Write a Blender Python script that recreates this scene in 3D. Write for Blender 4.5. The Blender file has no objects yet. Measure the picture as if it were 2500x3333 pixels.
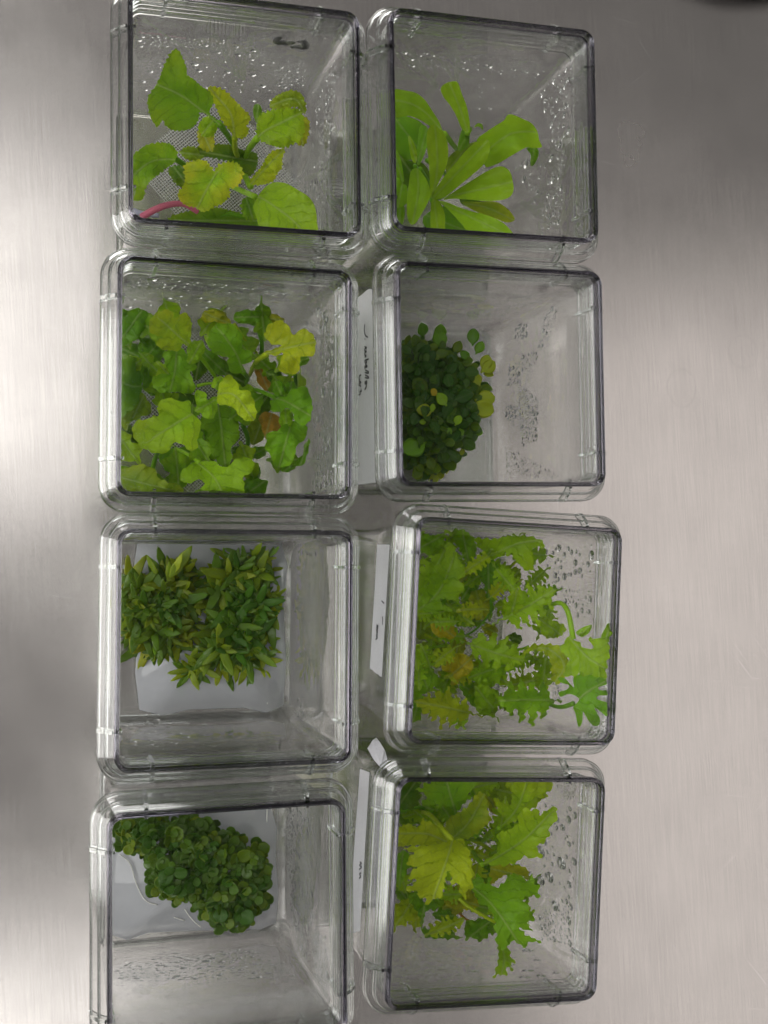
import bpy, bmesh, math, random
from mathutils import Vector, Matrix, noise
from mathutils.geometry import delaunay_2d_cdt
R = math.radians
sc = bpy.context.scene
C = sc.collection

# ------------------------------------------------------------ camera
FPX, PW, PH = 3819.25, 2500.0, 3333.0
TX, TY, ROLL = .284352, .0168359, -.0629365
ZT = .0985                                   # height of the lid tops above the bench
CAM = Vector((0, 0, ZT + .354588))
cx, sx, cy, sy, cr, sr = math.cos(TX), math.sin(TX), math.cos(TY), math.sin(TY), math.cos(ROLL), math.sin(ROLL)
RM = (Matrix(((cx, 0, -sx), (0, 1, 0), (sx, 0, cx))) @ Matrix(((1, 0, 0), (0, cy, -sy), (0, sy, cy)))
      @ Matrix(((cr, -sr, 0), (sr, cr, 0), (0, 0, 1))))
cam = bpy.data.cameras.new('camera'); camo = bpy.data.objects.new('camera', cam); C.objects.link(camo)
cam.sensor_fit = 'VERTICAL'; cam.sensor_height = 36; cam.sensor_width = 27
cam.lens = FPX / PH * 36; cam.clip_start = .01; cam.clip_end = 50
camo.matrix_world = Matrix.Translation(CAM) @ RM.to_4x4()
sc.camera = camo

# ------------------------------------------------------------ light
w = bpy.data.worlds.new('World'); sc.world = w; w.use_nodes = True
w.node_tree.nodes['Background'].inputs[0].default_value = (1, .97, .94, 1)
w.node_tree.nodes['Background'].inputs[1].default_value = .125
def area(name, loc, sx_, sy_, rad, col=(1, .985, .965), target=None):
    l = bpy.data.lights.new(name, 'AREA'); l.shape = 'RECTANGLE'; l.size = sx_; l.size_y = sy_
    l.energy = rad * math.pi * sx_ * sy_; l.color = col
    o = bpy.data.objects.new(name, l); C.objects.link(o); o.location = loc
    if target: o.rotation_euler = (Vector(target) - Vector(loc)).to_track_quat('-Z', 'Y').to_euler()
    return o
area('ceiling_or_fill_lamp', (-.22, .44, 2.0), .74, .72, 1.42)
area('ceiling_or_fill_lamp', (-.20, -1.08, 2.0), .80, .60, 1.5)
area('ceiling_or_fill_lamp', (1.60, -.62, 2.0), 1.2, 2.3, .58, (1, .94, .905))
area('ceiling_or_fill_lamp', (-2.6, .1, 1.8), 1.8, 3.4, 3.5, target=(.1, 0, 0))  # unseen fill lamp added to brighten the leaves
area('ceiling_or_fill_lamp', (-.4, 2.5, 1.8), 1.8, .9, 5.0, target=(.1, 0, 0))  # second unseen fill added for the leaves, from beyond the far side
sc.view_settings.view_transform = 'Standard'; sc.view_settings.look = 'None'
sc.view_settings.exposure = .42; sc.view_settings.gamma = 1
cy_ = sc.cycles
cy_.use_denoising = True
cy_.use_adaptive_sampling = True; cy_.adaptive_threshold = .05; cy_.adaptive_min_samples = 16
cy_.max_bounces = 10; cy_.transparent_max_bounces = 40; cy_.transmission_bounces = 10; cy_.glossy_bounces = 4; cy_.diffuse_bounces = 3
cy_.caustics_reflective = True; cy_.caustics_refractive = True; cy_.blur_glossy = .3; cy_.sample_clamp_indirect = 6

# ------------------------------------------------------------ materials
def mat(name):
    m = bpy.data.materials.new(name); m.use_nodes = True; nt = m.node_tree; nt.nodes.clear()
    out = nt.nodes.new('ShaderNodeOutputMaterial')
    return m, nt, out
def N(nt, t, **kw):
    n = nt.nodes.new('ShaderNode' + t)
    for k, v in kw.items():
        if k.startswith('i_'):
            n.inputs[k[2:].replace('_', ' ')].default_value = v
        else: setattr(n, k, v)
    return n
def M(nt, op, a, b=None, c=None, clamp=False):
    n = nt.nodes.new('ShaderNodeMath'); n.operation = op; n.use_clamp = clamp
    for i, v in enumerate((a, b, c)):
        if v is None: continue
        if isinstance(v, (int, float)): n.inputs[i].default_value = v
        else: nt.links.new(v, n.inputs[i])
    return n.outputs[0]
def mixc(nt, f, a, b):
    n = nt.nodes.new('ShaderNodeMix'); n.data_type = 'RGBA'
    for s, v in ((n.inputs[0], f), (n.inputs[6], a), (n.inputs[7], b)):
        if isinstance(v, (int, float)): s.default_value = v
        elif isinstance(v, tuple): s.default_value = v if len(v) == 4 else (*v, 1)
        else: nt.links.new(v, s)
    return n.outputs[2]
def schlick(nt, f0=.045):
    g = N(nt, 'NewGeometry'); d = N(nt, 'VectorMath', operation='DOT_PRODUCT')
    nt.links.new(g.outputs['Incoming'], d.inputs[0]); nt.links.new(g.outputs['Normal'], d.inputs[1])
    c = M(nt, 'ABSOLUTE', d.outputs['Value']); k = M(nt, 'POWER', M(nt, 'SUBTRACT', 1.0, c, clamp=True), 5.0)
    return M(nt, 'MULTIPLY_ADD', k, .92 - f0, f0)
def sheet_mat(name, tint=(.975, .98, .975), f0=.045, milky=0.0, milkcol=(.8, .83, .86), rough=.03):
    m, nt, out = mat(name)
    t = N(nt, 'BsdfTransparent'); t.inputs[0].default_value = (*tint, 1)
    gl = N(nt, 'BsdfGlossy'); gl.inputs['Roughness'].default_value = rough
    base = t.outputs[0]
    if milky:
        df = N(nt, 'BsdfDiffuse'); df.inputs[0].default_value = (*milkcol, 1)
        mm = N(nt, 'MixShader'); mm.inputs[0].default_value = milky
        nt.links.new(t.outputs[0], mm.inputs[1]); nt.links.new(df.outputs[0], mm.inputs[2]); base = mm.outputs[0]
    mx = N(nt, 'MixShader'); nt.links.new(schlick(nt, f0), mx.inputs[0])
    nt.links.new(base, mx.inputs[1]); nt.links.new(gl.outputs[0], mx.inputs[2])
    nt.links.new(mx.outputs[0], out.inputs[0]); return m
def glass_mat(name, ior=1.5, col=(.96, .97, .965), absorb=None, dens=0):
    m, nt, out = mat(name)
    g = N(nt, 'BsdfGlass'); g.inputs['IOR'].default_value = ior; g.inputs['Roughness'].default_value = 0
    g.inputs[0].default_value = (*col, 1); nt.links.new(g.outputs[0], out.inputs[0])
    if absorb:
        v = N(nt, 'VolumeAbsorption'); v.inputs[0].default_value = (*absorb, 1); v.inputs[1].default_value = dens
        nt.links.new(v.outputs[0], out.inputs['Volume'])
    return m
PLAST = sheet_mat('clear_plastic_sheet')
def fog_mat():
    m, nt, out = mat('clear_plastic_wall'); L = nt.links
    t = N(nt, 'BsdfTransparent'); t.inputs[0].default_value = (.975, .98, .975, 1)
    gl = N(nt, 'BsdfGlossy'); gl.inputs['Roughness'].default_value = .03
    df = N(nt, 'BsdfDiffuse'); df.inputs[0].default_value = (.75, .77, .75, 1); tl = N(nt, 'BsdfTranslucent'); tl.inputs[0].default_value = (.8, .82, .8, 1)
    ms = N(nt, 'MixShader'); ms.inputs[0].default_value = .55; L.new(df.outputs[0], ms.inputs[1]); L.new(tl.outputs[0], ms.inputs[2])
    oi = N(nt, 'ObjectInfo'); tc = N(nt, 'TexCoord'); fg = N(nt, 'Attribute', attribute_type='OBJECT', attribute_name='fog')
    sp = N(nt, 'SeparateXYZ'); L.new(tc.outputs['Object'], sp.inputs[0])
    nz = N(nt, 'TexNoise'); nz.noise_dimensions = '4D'; nz.inputs['Scale'].default_value = 42; nz.inputs['Detail'].default_value = 4
    L.new(tc.outputs['Object'], nz.inputs['Vector']); L.new(M(nt, 'MULTIPLY', oi.outputs['Random'], 40.0), nz.inputs['W'])
    band = M(nt, 'MULTIPLY', M(nt, 'DIVIDE', M(nt, 'SUBTRACT', sp.outputs[2], .012), .03, clamp=True), M(nt, 'DIVIDE', M(nt, 'SUBTRACT', .092, sp.outputs[2]), .02, clamp=True))
    f = M(nt, 'MULTIPLY', M(nt, 'MULTIPLY', M(nt, 'MULTIPLY', M(nt, 'SUBTRACT', nz.outputs[0], .42, clamp=True), 4.0, clamp=True), band), fg.outputs['Fac'])
    mm = N(nt, 'MixShader'); L.new(M(nt, 'ADD', f, .007), mm.inputs[0]); L.new(t.outputs[0], mm.inputs[1]); L.new(ms.outputs[0], mm.inputs[2])
    mx = N(nt, 'MixShader'); L.new(schlick(nt, .075), mx.inputs[0]); L.new(mm.outputs[0], mx.inputs[1]); L.new(gl.outputs[0], mx.inputs[2])
    L.new(mx.outputs[0], out.inputs[0]); return m
WALL = fog_mat()
FOG = {'L1': .12, 'R1': .10, 'L2': .12, 'R2': .20, 'L3': .04, 'R3': .10, 'L4': .34, 'R4': .14}
PLATE = sheet_mat('clear_plastic_lid', (.985, .985, .985), .012, rough=.10)
RIM = glass_mat('clear_plastic_rim', 1.5)
SKIRT = sheet_mat('clear_plastic_skirt', (.955, .96, .955), .06, rough=.08)
EDGEM = glass_mat('shade_tinted_plastic_edge', 1.5, (.64, .63, .67))  # rim's dark internal reflections put into the tint, with its slight violet cast
WATER = glass_mat('water', 1.24, (.98, .99, .99))
def plain(name, col, rough=.6, spec=.3, bump=0, bscale=800):
    m, nt, out = mat(name); p = N(nt, 'BsdfPrincipled'); p.inputs['Roughness'].default_value = rough
    p.inputs['Specular IOR Level'].default_value = spec
    tc = N(nt, 'TexCoord'); n1 = N(nt, 'TexNoise'); n1.inputs['Scale'].default_value = bscale; n1.inputs['Detail'].default_value = 4
    nt.links.new(tc.outputs['Object'], n1.inputs['Vector'])
    nt.links.new(mixc(nt, n1.outputs[0], tuple(c * .85 for c in col), tuple(min(1, c * 1.12) for c in col)), p.inputs['Base Color'])
    if bump:
        b = N(nt, 'Bump'); b.inputs['Strength'].default_value = bump; b.inputs['Distance'].default_value = .0003
        nt.links.new(n1.outputs[0], b.inputs['Height']); nt.links.new(b.outputs[0], p.inputs['Normal'])
    nt.links.new(p.outputs[0], out.inputs[0]); return m
TAPE = plain('paper_tape', (.60, .60, .63), .8, .2, .3, 1500)
INK = plain('marker_ink', (.02, .02, .024), .5, .3)
PEN = plain('pen_ink', (.05, .05, .055), .6, .2)
THREAD = plain('mesh_thread', (.40, .40, .385), .5, .4)
BLACK = plain('black_plastic', (.012, .012, .013), .45, .4)

def leaf_mat(name, rough=.42, trans=.45, spec=.14, rib_k=.5, lat_k=.24, bump=.5):
    m, nt, out = mat(name); L = nt.links
    oi = N(nt, 'ObjectInfo'); ay = N(nt, 'Attribute', attribute_type='OBJECT', attribute_name='yel')
    at = N(nt, 'Attribute', attribute_name='lt'); as_ = N(nt, 'Attribute', attribute_name='ls')
    ae = N(nt, 'Attribute', attribute_name='le')
    tc = N(nt, 'TexCoord'); nz = N(nt, 'TexNoise'); nz.inputs['Scale'].default_value = 160; nz.inputs['Detail'].default_value = 4
    L.new(tc.outputs['Object'], nz.inputs['Vector'])
    nf = N(nt, 'TexNoise'); nf.inputs['Scale'].default_value = 1100; nf.inputs['Detail'].default_value = 3
    L.new(tc.outputs['Object'], nf.inputs['Vector'])
    nm = N(nt, 'TexNoise'); nm.inputs['Scale'].default_value = 330; nm.inputs['Detail'].default_value = 1; L.new(tc.outputs['Object'], nm.inputs['Vector'])
    s = M(nt, 'ABSOLUTE', as_.outputs['Fac'])
    wob = M(nt, 'MULTIPLY_ADD', nz.outputs[0], .008, 0)
    a = M(nt, 'DIVIDE', M(nt, 'ADD', M(nt, 'MULTIPLY_ADD', s, -.75, at.outputs['Fac']), wob), .0042)
    fr = M(nt, 'ABSOLUTE', M(nt, 'SUBTRACT', M(nt, 'FRACT', a), .5))
    lat = M(nt, 'SUBTRACT', 1.0, M(nt, 'DIVIDE', fr, .13), clamp=True)
    rib = M(nt, 'SUBTRACT', 1.0, M(nt, 'DIVIDE', s, .00055), clamp=True)
    # yellowing towards the margin and in patches
    yf = M(nt, 'MULTIPLY', ay.outputs['Fac'], M(nt, 'MULTIPLY_ADD', nz.outputs[0], 1.3, M(nt, 'MULTIPLY_ADD', ae.outputs['Fac'], .8, -.55), clamp=True), clamp=True)
    base = mixc(nt, yf, oi.outputs['Color'], (.50, .49, .014))
    var = N(nt, 'HueSaturation'); L.new(base, var.inputs['Color'])
    L.new(M(nt, 'MULTIPLY_ADD', nz.outputs[0], .5, .75), var.inputs['Value'])
    c2 = mixc(nt, M(nt, 'MULTIPLY', lat, lat_k), var.outputs[0], (.09, .20, .012))
    c3 = mixc(nt, M(nt, 'MULTIPLY', rib, rib_k), c2, (.42, .52, .16))
    vo = N(nt, 'TexVoronoi', feature='DISTANCE_TO_EDGE'); vo.inputs['Scale'].default_value = 620; L.new(tc.outputs['Object'], vo.inputs['Vector'])
    net = M(nt, 'SUBTRACT', 1.0, M(nt, 'DIVIDE', vo.outputs['Distance'], .16), clamp=True)
    c4 = mixc(nt, M(nt, 'MULTIPLY', net, lat_k * .6), c3, (.13, .26, .012))
    p = N(nt, 'BsdfPrincipled'); p.inputs['Roughness'].default_value = rough; p.inputs['Specular IOR Level'].default_value = spec
    L.new(c4, p.inputs['Base Color'])
    tr = N(nt, 'BsdfTranslucent'); g = N(nt, 'Gamma'); g.inputs[1].default_value = .85; L.new(c4, g.inputs[0]); L.new(g.outputs[0], tr.inputs[0])
    b = N(nt, 'Bump'); b.inputs['Strength'].default_value = bump; b.inputs['Distance'].default_value = .0006
    L.new(M(nt, 'ADD', M(nt, 'MULTIPLY_ADD', lat, -.7 if lat_k else 0, M(nt, 'MULTIPLY_ADD', nf.outputs[0], .3, M(nt, 'MULTIPLY', nm.outputs[0], 1.6))), M(nt, 'MULTIPLY', rib, -.8)), b.inputs['Height'])
    L.new(b.outputs[0], p.inputs['Normal']); L.new(b.outputs[0], tr.inputs['Normal'])
    mx = N(nt, 'MixShader'); mx.inputs[0].default_value = trans
    L.new(p.outputs[0], mx.inputs[1]); L.new(tr.outputs[0], mx.inputs[2]); L.new(mx.outputs[0], out.inputs[0]); return m
LEAF = leaf_mat('leaf', rough=.38, trans=.5, spec=.22)
SMOOTH = leaf_mat('smooth_leaf', .36, .55, .2, .32, 0, .3)
STEM = leaf_mat('stem', .4, .25, .2, 0, 0)
FLESHY = leaf_mat('fleshy_leaf', .18, .35, .5, .06, 0, .3)

# brushed steel
def steel():
    m, nt, out = mat('brushed_steel'); L = nt.links
    g = N(nt, 'NewGeometry'); pos = g.outputs['Position']
    def st(scale, rot=0, detail=3, sc_=1):
        vr = N(nt, 'VectorRotate', rotation_type='Z_AXIS'); vr.inputs['Angle'].default_value = rot; L.new(pos, vr.inputs[0])
        mp = N(nt, 'Mapping'); mp.inputs['Scale'].default_value = scale; L.new(vr.outputs[0], mp.inputs[0]); n = N(nt, 'TexNoise'); n.inputs['Scale'].default_value = sc_; n.inputs['Detail'].default_value = detail
        L.new(mp.outputs[0], n.inputs['Vector']); return n.outputs[0]
    a = st((1800, 40, 1), 0, 2); b = st((60, 1500, 1), .02, 2); cl = st((9, 9, 1), 0, 3); mid = st((400, 12, 1), .01, 1); blot = st((38, 38, 1), .4, 3)
    scr = None
    for k, rt in enumerate((-.62, .95, .2)):
        n = st((26 + 3 * k, 900, 1), rt, 1)
        n2 = cl
        v = M(nt, 'MULTIPLY', M(nt, 'MULTIPLY', M(nt, 'SUBTRACT', n, .70, clamp=True), 9.0, clamp=True), M(nt, 'MULTIPLY', M(nt, 'SUBTRACT', n2, .52, clamp=True), 8.0, clamp=True))
        scr = v if scr is None else M(nt, 'MAXIMUM', scr, v)
    def ring(px, py, rx, ry):
        q = pix(px, py, 0)
        sub = N(nt, 'VectorMath', operation='SUBTRACT'); L.new(pos, sub.inputs[0]); sub.inputs[1].default_value = q
        dv = N(nt, 'VectorMath', operation='DIVIDE'); L.new(sub.outputs[0], dv.inputs[0]); dv.inputs[1].default_value = (rx, ry, 1)
        ln = N(nt, 'VectorMath', operation='LENGTH'); L.new(dv.outputs[0], ln.inputs[0])
        d = M(nt, 'ADD', ln.outputs['Value'], M(nt, 'MULTIPLY_ADD', blot, .5, -.25))
        return M(nt, 'SUBTRACT', 1.0, M(nt, 'DIVIDE', M(nt, 'ABSOLUTE', M(nt, 'SUBTRACT', d, 1.0)), .06), clamp=True)
    stain = M(nt, 'MAXIMUM', ring(2220, 1265, .0068, .0085), ring(2418, 1145, .0075, .0075))
    p = N(nt, 'BsdfPrincipled'); p.inputs['Metallic'].default_value = 1
    fine = M(nt, 'MULTIPLY_ADD', a, .62, M(nt, 'MULTIPLY_ADD', b, .16, M(nt, 'MULTIPLY_ADD', mid, .12, M(nt, 'MULTIPLY', blot, .10))))
    col = mixc(nt, fine, (.540, .512, .492), (.742, .704, .676))
    col = mixc(nt, M(nt, 'MULTIPLY', stain, .13), col, (.33, .31, .29))
    col = mixc(nt, M(nt, 'MULTIPLY', scr, .5), col, (.95, .92, .92))
    L.new(col, p.inputs['Base Color'])
    L.new(M(nt, 'MULTIPLY_ADD', cl, .12, M(nt, 'MULTIPLY_ADD', blot, .10, .13)), p.inputs['Roughness'])
    bm_ = N(nt, 'Bump'); bm_.inputs['Strength'].default_value = .10; bm_.inputs['Distance'].default_value = .00006
    L.new(M(nt, 'MULTIPLY_ADD', scr, -1.2, a), bm_.inputs['Height']); L.new(bm_.outputs[0], p.inputs['Normal'])
    L.new(p.outputs[0], out.inputs[0]); return m

# ------------------------------------------------------------ helpers
def ray(px, py):
    return (RM @ Vector(((px - PW / 2) / FPX, (PH / 2 - py) / FPX, -1))).normalized()
def pix(px, py, z):
    d = ray(px, py); return CAM + d * ((z - CAM.z) / d.z)
def link(name, me, m=None, parent=None, mtx=None):
    o = bpy.data.objects.new(name, me); C.objects.link(o)
    if m and me is not None and not me.materials: me.materials.append(m)
    if mtx is not None: o.matrix_world = mtx
    if parent:
        o.parent = parent
        o.matrix_parent_inverse = Matrix.Identity(4)
    return o
def mesh(name, v, f, smooth=True):
    me = bpy.data.meshes.new(name); me.from_pydata([tuple(p) for p in v], [], f)
    if smooth: me.polygons.foreach_set('use_smooth', [True] * len(me.polygons))
    me.update(); return me
def tag(o, label, cat, group=None, kind=None):
    if label: o['label'] = label
    if cat: o['category'] = cat
    if group: o['group'] = group
    if kind: o['kind'] = kind
    return o
def empty(name, loc, rz=0):
    o = bpy.data.objects.new(name, None); C.objects.link(o); o.location = loc; o.rotation_euler = (0, 0, rz); o.empty_display_size = .01; return o
def rsq(hw, r, n=7):
    r = min(r, hw); pts = []
    for k, (ax, ay) in enumerate(((1, 1), (-1, 1), (-1, -1), (1, -1))):
        for i in range(n + 1):
            a = math.pi / 2 * (k + i / n)
            pts.append((ax * (hw - r) + r * math.cos(a), ay * (hw - r) + r * math.sin(a)))
    return pts
def chamfer(prof, c, closed=True):
    out = []; n = len(prof)
    for i, p in enumerate(prof):
        if not closed and i in (0, n - 1): out.append(p); continue
        a, b = Vector(prof[i - 1][:2]), Vector(prof[(i + 1) % n][:2]); q = Vector(p[:2]); r = p[2]
        for t, w_ in ((a, 0), (b, 1)):
            d = t - q; l = d.length; out.append((*(q + d / l * min(c, l * .4)), r))
    return out
def sweep(prof, closed=True, n=7):
    v, f = [], []; m = len(prof); cnt = 4 * (n + 1)
    for hw, z, r in prof: v += [(x, y, z) for x, y in rsq(hw, r, n)]
    for i in range(m if closed else m - 1):
        a, b = i * cnt, (i + 1) % m * cnt
        for j in range(cnt):
            k = (j + 1) % cnt; f.append((a + j, a + k, b + k, b + j))
    return v, f
def slab(hw, r, z0, z1, n=7):
    v, f = sweep([(hw, z0, r), (hw, z1, r)], False, n); c = 4 * (n + 1)
    f.append(tuple(reversed(range(c)))); f.append(tuple(range(c, 2 * c)))
    f[:2 * c - c] = [tuple(q) for q in f[:c]]
    return v, f
def boxv(x0, x1, y0, y1, z0, z1):
    v = [(x, y, z) for z in (z0, z1) for y in (y0, y1) for x in (x0, x1)]
    return v, [(0, 2, 3, 1), (4, 5, 7, 6), (0, 1, 5, 4), (2, 6, 7, 3), (0, 4, 6, 2), (1, 3, 7, 5)]
def fixn(me):
    bm = bmesh.new(); bm.from_mesh(me); bmesh.ops.recalc_face_normals(bm, faces=bm.faces); bm.to_mesh(me); bm.free(); return me
def tube(pts, rads, n=8):
    v, f = [], []; m = len(pts); pts = [Vector(p) for p in pts]
    for i, p in enumerate(pts):
        d = (pts[min(i + 1, m - 1)] - pts[max(i - 1, 0)]).normalized()
        s = d.cross(Vector((0, 0, 1))); s = s.normalized() if s.length > 1e-4 else Vector((1, 0, 0)); u = s.cross(d)
        r = rads[i] if isinstance(rads, (list, tuple)) else rads
        for k in range(n):
            a = 2 * math.pi * k / n; v.append(p + (s * math.cos(a) + u * math.sin(a)) * r)
    for i in range(m - 1):
        for k in range(n):
            q = (k + 1) % n; f.append((i * n + k, i * n + q, i * n + n + q, i * n + n + k))
    f.append(tuple(range(n - 1, -1, -1))); f.append(tuple(range((m - 1) * n, m * n)))
    return v, f
def crom(pts, n, closed=False):
    out = []; m = len(pts)
    P = [Vector(p) for p in pts]
    for i in range(m if closed else m - 1):
        g = (lambda k: P[k % m]) if closed else (lambda k: P[max(0, min(m - 1, k))])
        a, b, c, d = g(i - 1), g(i), g(i + 1), g(i + 2)
        for k in range(n):
            t = k / n
            out.append(.5 * ((2 * b) + (c - a) * t + (2 * a - 5 * b + 4 * c - d) * t * t + (3 * b - a - 3 * c + d) * t ** 3))
    if not closed: out.append(P[-1])
    return out

# ------------------------------------------------------------ setting
bpy.context.view_layer.update()
be = link('steel_bench', mesh('steel_bench', *boxv(-1.2, 1.6, -1.2, 1.2, -.03, 0), smooth=False), steel()); be['kind'] = 'structure'; be['label'] = 'brushed stainless steel bench top with fine scratches'

# ------------------------------------------------------------ boxes
BOX = {'L1': (.06804, .1313, -3.21), 'R1': (.1504, .1301, -2.82), 'L2': (.05992, .04911, -3.84), 'R2': (.14712, .04829, -2.83),
       'L3': (.05483, -.03241, -4.04), 'R3': (.14645, -.03561, -6.63), 'L4': (.04766, -.1158, -3.25), 'R4': (.13407, -.1173, -6.94)}
REG = {'L1': (300, 0, .5726), 'R1': (1150, 0, .5425), 'L2': (280, 780, .5666), 'R2': (1150, 800, .5425),
       'L3': (280, 1640, .5666), 'R3': (1150, 1600, .5726), 'L4': (250, 2500, .5847), 'R4': (1120, 2400, .5606)}
BLAB = {'L1': 'clear square culture box at top left, black marker scrawl on its far wall',
        'R1': 'clear square culture box at top right holding the smooth long-leaved plant',
        'L2': 'clear square culture box crowded with lobed green leaves, second in the left column',
        'R2': 'clear square culture box with a big white paper label, holding small dark rosettes',
        'L3': 'clear square culture box holding two spiky green clumps, third in the left column',
        'R3': 'clear square culture box packed with jagged leaves and yellow seed leaves',
        'L4': 'clear square culture box at bottom left holding a dense cushion of tiny leaves',
        'R4': 'clear square culture box at bottom right with a big yellow-green jagged leaf'}
HB, HT = .0334, .0353           # outer half widths of the body at foot and top
BZ = ZT - .0046                 # top of the body
def hwo(z): return HB + (HT - HB) * z / BZ
def hwi(z): return hwo(z) - .0010
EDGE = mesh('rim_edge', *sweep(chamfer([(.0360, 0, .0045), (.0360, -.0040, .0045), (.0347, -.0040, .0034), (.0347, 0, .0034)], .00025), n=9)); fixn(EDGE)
LID = mesh('lid', *sweep(chamfer([(.0360, -.0042, .0045), (.0360, -.0046, .0045), (.0383, -.0056, .0065), (.0383, -.0082, .0065), (.0405, -.0092, .0085), (.0405, -.0128, .0085),
      (.0394, -.0128, .0075), (.0394, -.0102, .0075), (.0372, -.0092, .0055), (.0372, -.0066, .0055), (.0358, -.0056, .0045), (.0343, -.0046, .003), (.0343, -.0042, .003)], .0003), n=9)); fixn(LID)
PL = mesh('top_plate', *slab(.03462, .0033, -.0020, -.0006, 9), smooth=False); fixn(PL)
BODY = mesh('body', *sweep(chamfer([(HB, .0008, .004), (HT, BZ, .005), (HT - .0010, BZ, .0040), (HB - .0010, .0018, .003)], .0002), n=7)); fixn(BODY)
BASE = mesh('base', [(x, y, .0018) for x, y in rsq(HB - .0014, .003)], [tuple(range(32))], smooth=False)
def ringm(name, hw, r, h, wd, k=8):
    prof = [(hw + wd * math.cos(2 * math.pi * i / k), h * math.sin(2 * math.pi * i / k), r) for i in range(k)]
    return fixn(mesh(name, *sweep(prof, True, 9)))
RING = ringm('ridge', .0350, .004, .00035, .00040); RING2 = ringm('ridge', .0346, .0035, .0007, .0006); FOOT = ringm('foot_ridge', HB - .0004, .004, .0008, .0009)
BEADS = [(ringm('bead', hw_, r_, .00028, .00032), z_) for hw_, r_, z_ in ((.0403, .0085, -.0124), (.0402, .0085, -.0096), (.0382, .0065, -.0082), (.0380, .0065, -.0060))]
# rib: follows the lid's stepped skirt
def ribm():
    w_ = .0006; pr = [(.0362, -.003), (.0386, -.0052), (.0408, -.0088), (.0409, -.0122), (.0400, -.0122), (.0380, -.0085), (.0358, -.0058)]
    v = [(x, s * w_, z) for s in (-1, 1) for x, z in pr]; n = len(pr)
    f = [tuple(range(n)), tuple(range(2 * n - 1, n - 1, -1))] + [(i, (i + 1) % n, (i + 1) % n + n, i + n) for i in range(n)]
    return fixn(mesh('rib', v, f, False))
RIB = ribm()
TICK = fixn(mesh('notch', *boxv(.0336, .0349, -.0005, .0005, -.0157, -.0030), smooth=False))
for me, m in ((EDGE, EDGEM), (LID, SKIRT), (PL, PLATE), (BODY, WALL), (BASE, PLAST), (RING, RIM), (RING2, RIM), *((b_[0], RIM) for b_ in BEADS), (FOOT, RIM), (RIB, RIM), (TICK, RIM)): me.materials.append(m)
TOPS = {}
for n, (x, y, a) in BOX.items():
    e = empty('culture_box', (x, y, 0), R(a)); TOPS[n] = e
    tag(e, BLAB[n], 'plastic box', 'clear culture boxes on the steel bench')
    link('body', BODY, parent=e)['fog'] = FOG[n]; b = link('base', BASE, parent=e)
    bpy.context.view_layer.update()
    link('foot_ridge', FOOT, parent=e).location = (0, 0, .0009)
    for z in (-.0045, -.0072, -.0098, -.0124): link('ridge', RING, parent=e).location = (0, 0, ZT + z)
    link('ridge', RING2, parent=e).location = (0, 0, ZT - .0150)
    ld = link('lid', LID, parent=e); ld.location = (0, 0, ZT)
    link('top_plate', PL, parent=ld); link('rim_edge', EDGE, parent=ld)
    for b_, z_ in BEADS: link('bead', b_, parent=ld).location = (0, 0, z_)
    for k in range(4):
        for s in (-1, 1):
            q = link('rib', RIB, parent=ld); q.rotation_euler = (0, 0, k * math.pi / 2)
            q.location = Matrix.Rotation(k * math.pi / 2, 3, 'Z') @ Vector((0, s * .0245, 0))
            q = link('notch', TICK, parent=e); q.rotation_euler = (0, 0, k * math.pi / 2)
            q.location = Matrix.Rotation(k * math.pi / 2, 3, 'Z') @ Vector((0, s * .0245, 0)) + Vector((0, 0, ZT))
bpy.context.view_layer.update()
INV = {n: (Matrix.Rotation(-R(a), 3, 'Z'), Vector((x, y, 0))) for n, (x, y, a) in BOX.items()}
def tolocal(n, p): q, o = INV[n]; return q @ (p - o)
def z2(n, x, y): ox, oy, s = REG[n]; return ox + x * s, oy + y * s
def zlim(n, px, py, margin=.0012, top=.0960):
    """range of heights at which the sight line through this photo point is inside box n"""
    a, b = tolocal(n, pix(px, py, 0)), tolocal(n, pix(px, py, .1)); lo, hi = .0022, top
    w0, w1 = hwi(0) - margin, hwi(.1) - margin
    for s, ax in ((1, 0), (-1, 0), (1, 1), (-1, 1)):
        c0, c1 = w0 - s * a[ax], w1 - s * b[ax]          # must be >= 0, linear in z
        if abs(c1 - c0) < 1e-9: continue
        zc = .1 * c0 / (c0 - c1)
        if c1 > c0: lo = max(lo, zc)
        else: hi = min(hi, zc)
    return lo, hi
def inpt(n, px, py, z, margin=.0012):
    lo, hi = zlim(n, px, py, margin)
    if lo > hi:                                     # sight line misses the inside: clamp sideways
        p = pix(px, py, z); l = tolocal(n, p); w_ = hwi(z) - margin
        l.x = max(-w_, min(w_, l.x)); l.y = max(-w_, min(w_, l.y)); q, o = INV[n]; return q.transposed() @ l + o
    return pix(px, py, max(lo, min(hi, z)))

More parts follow.
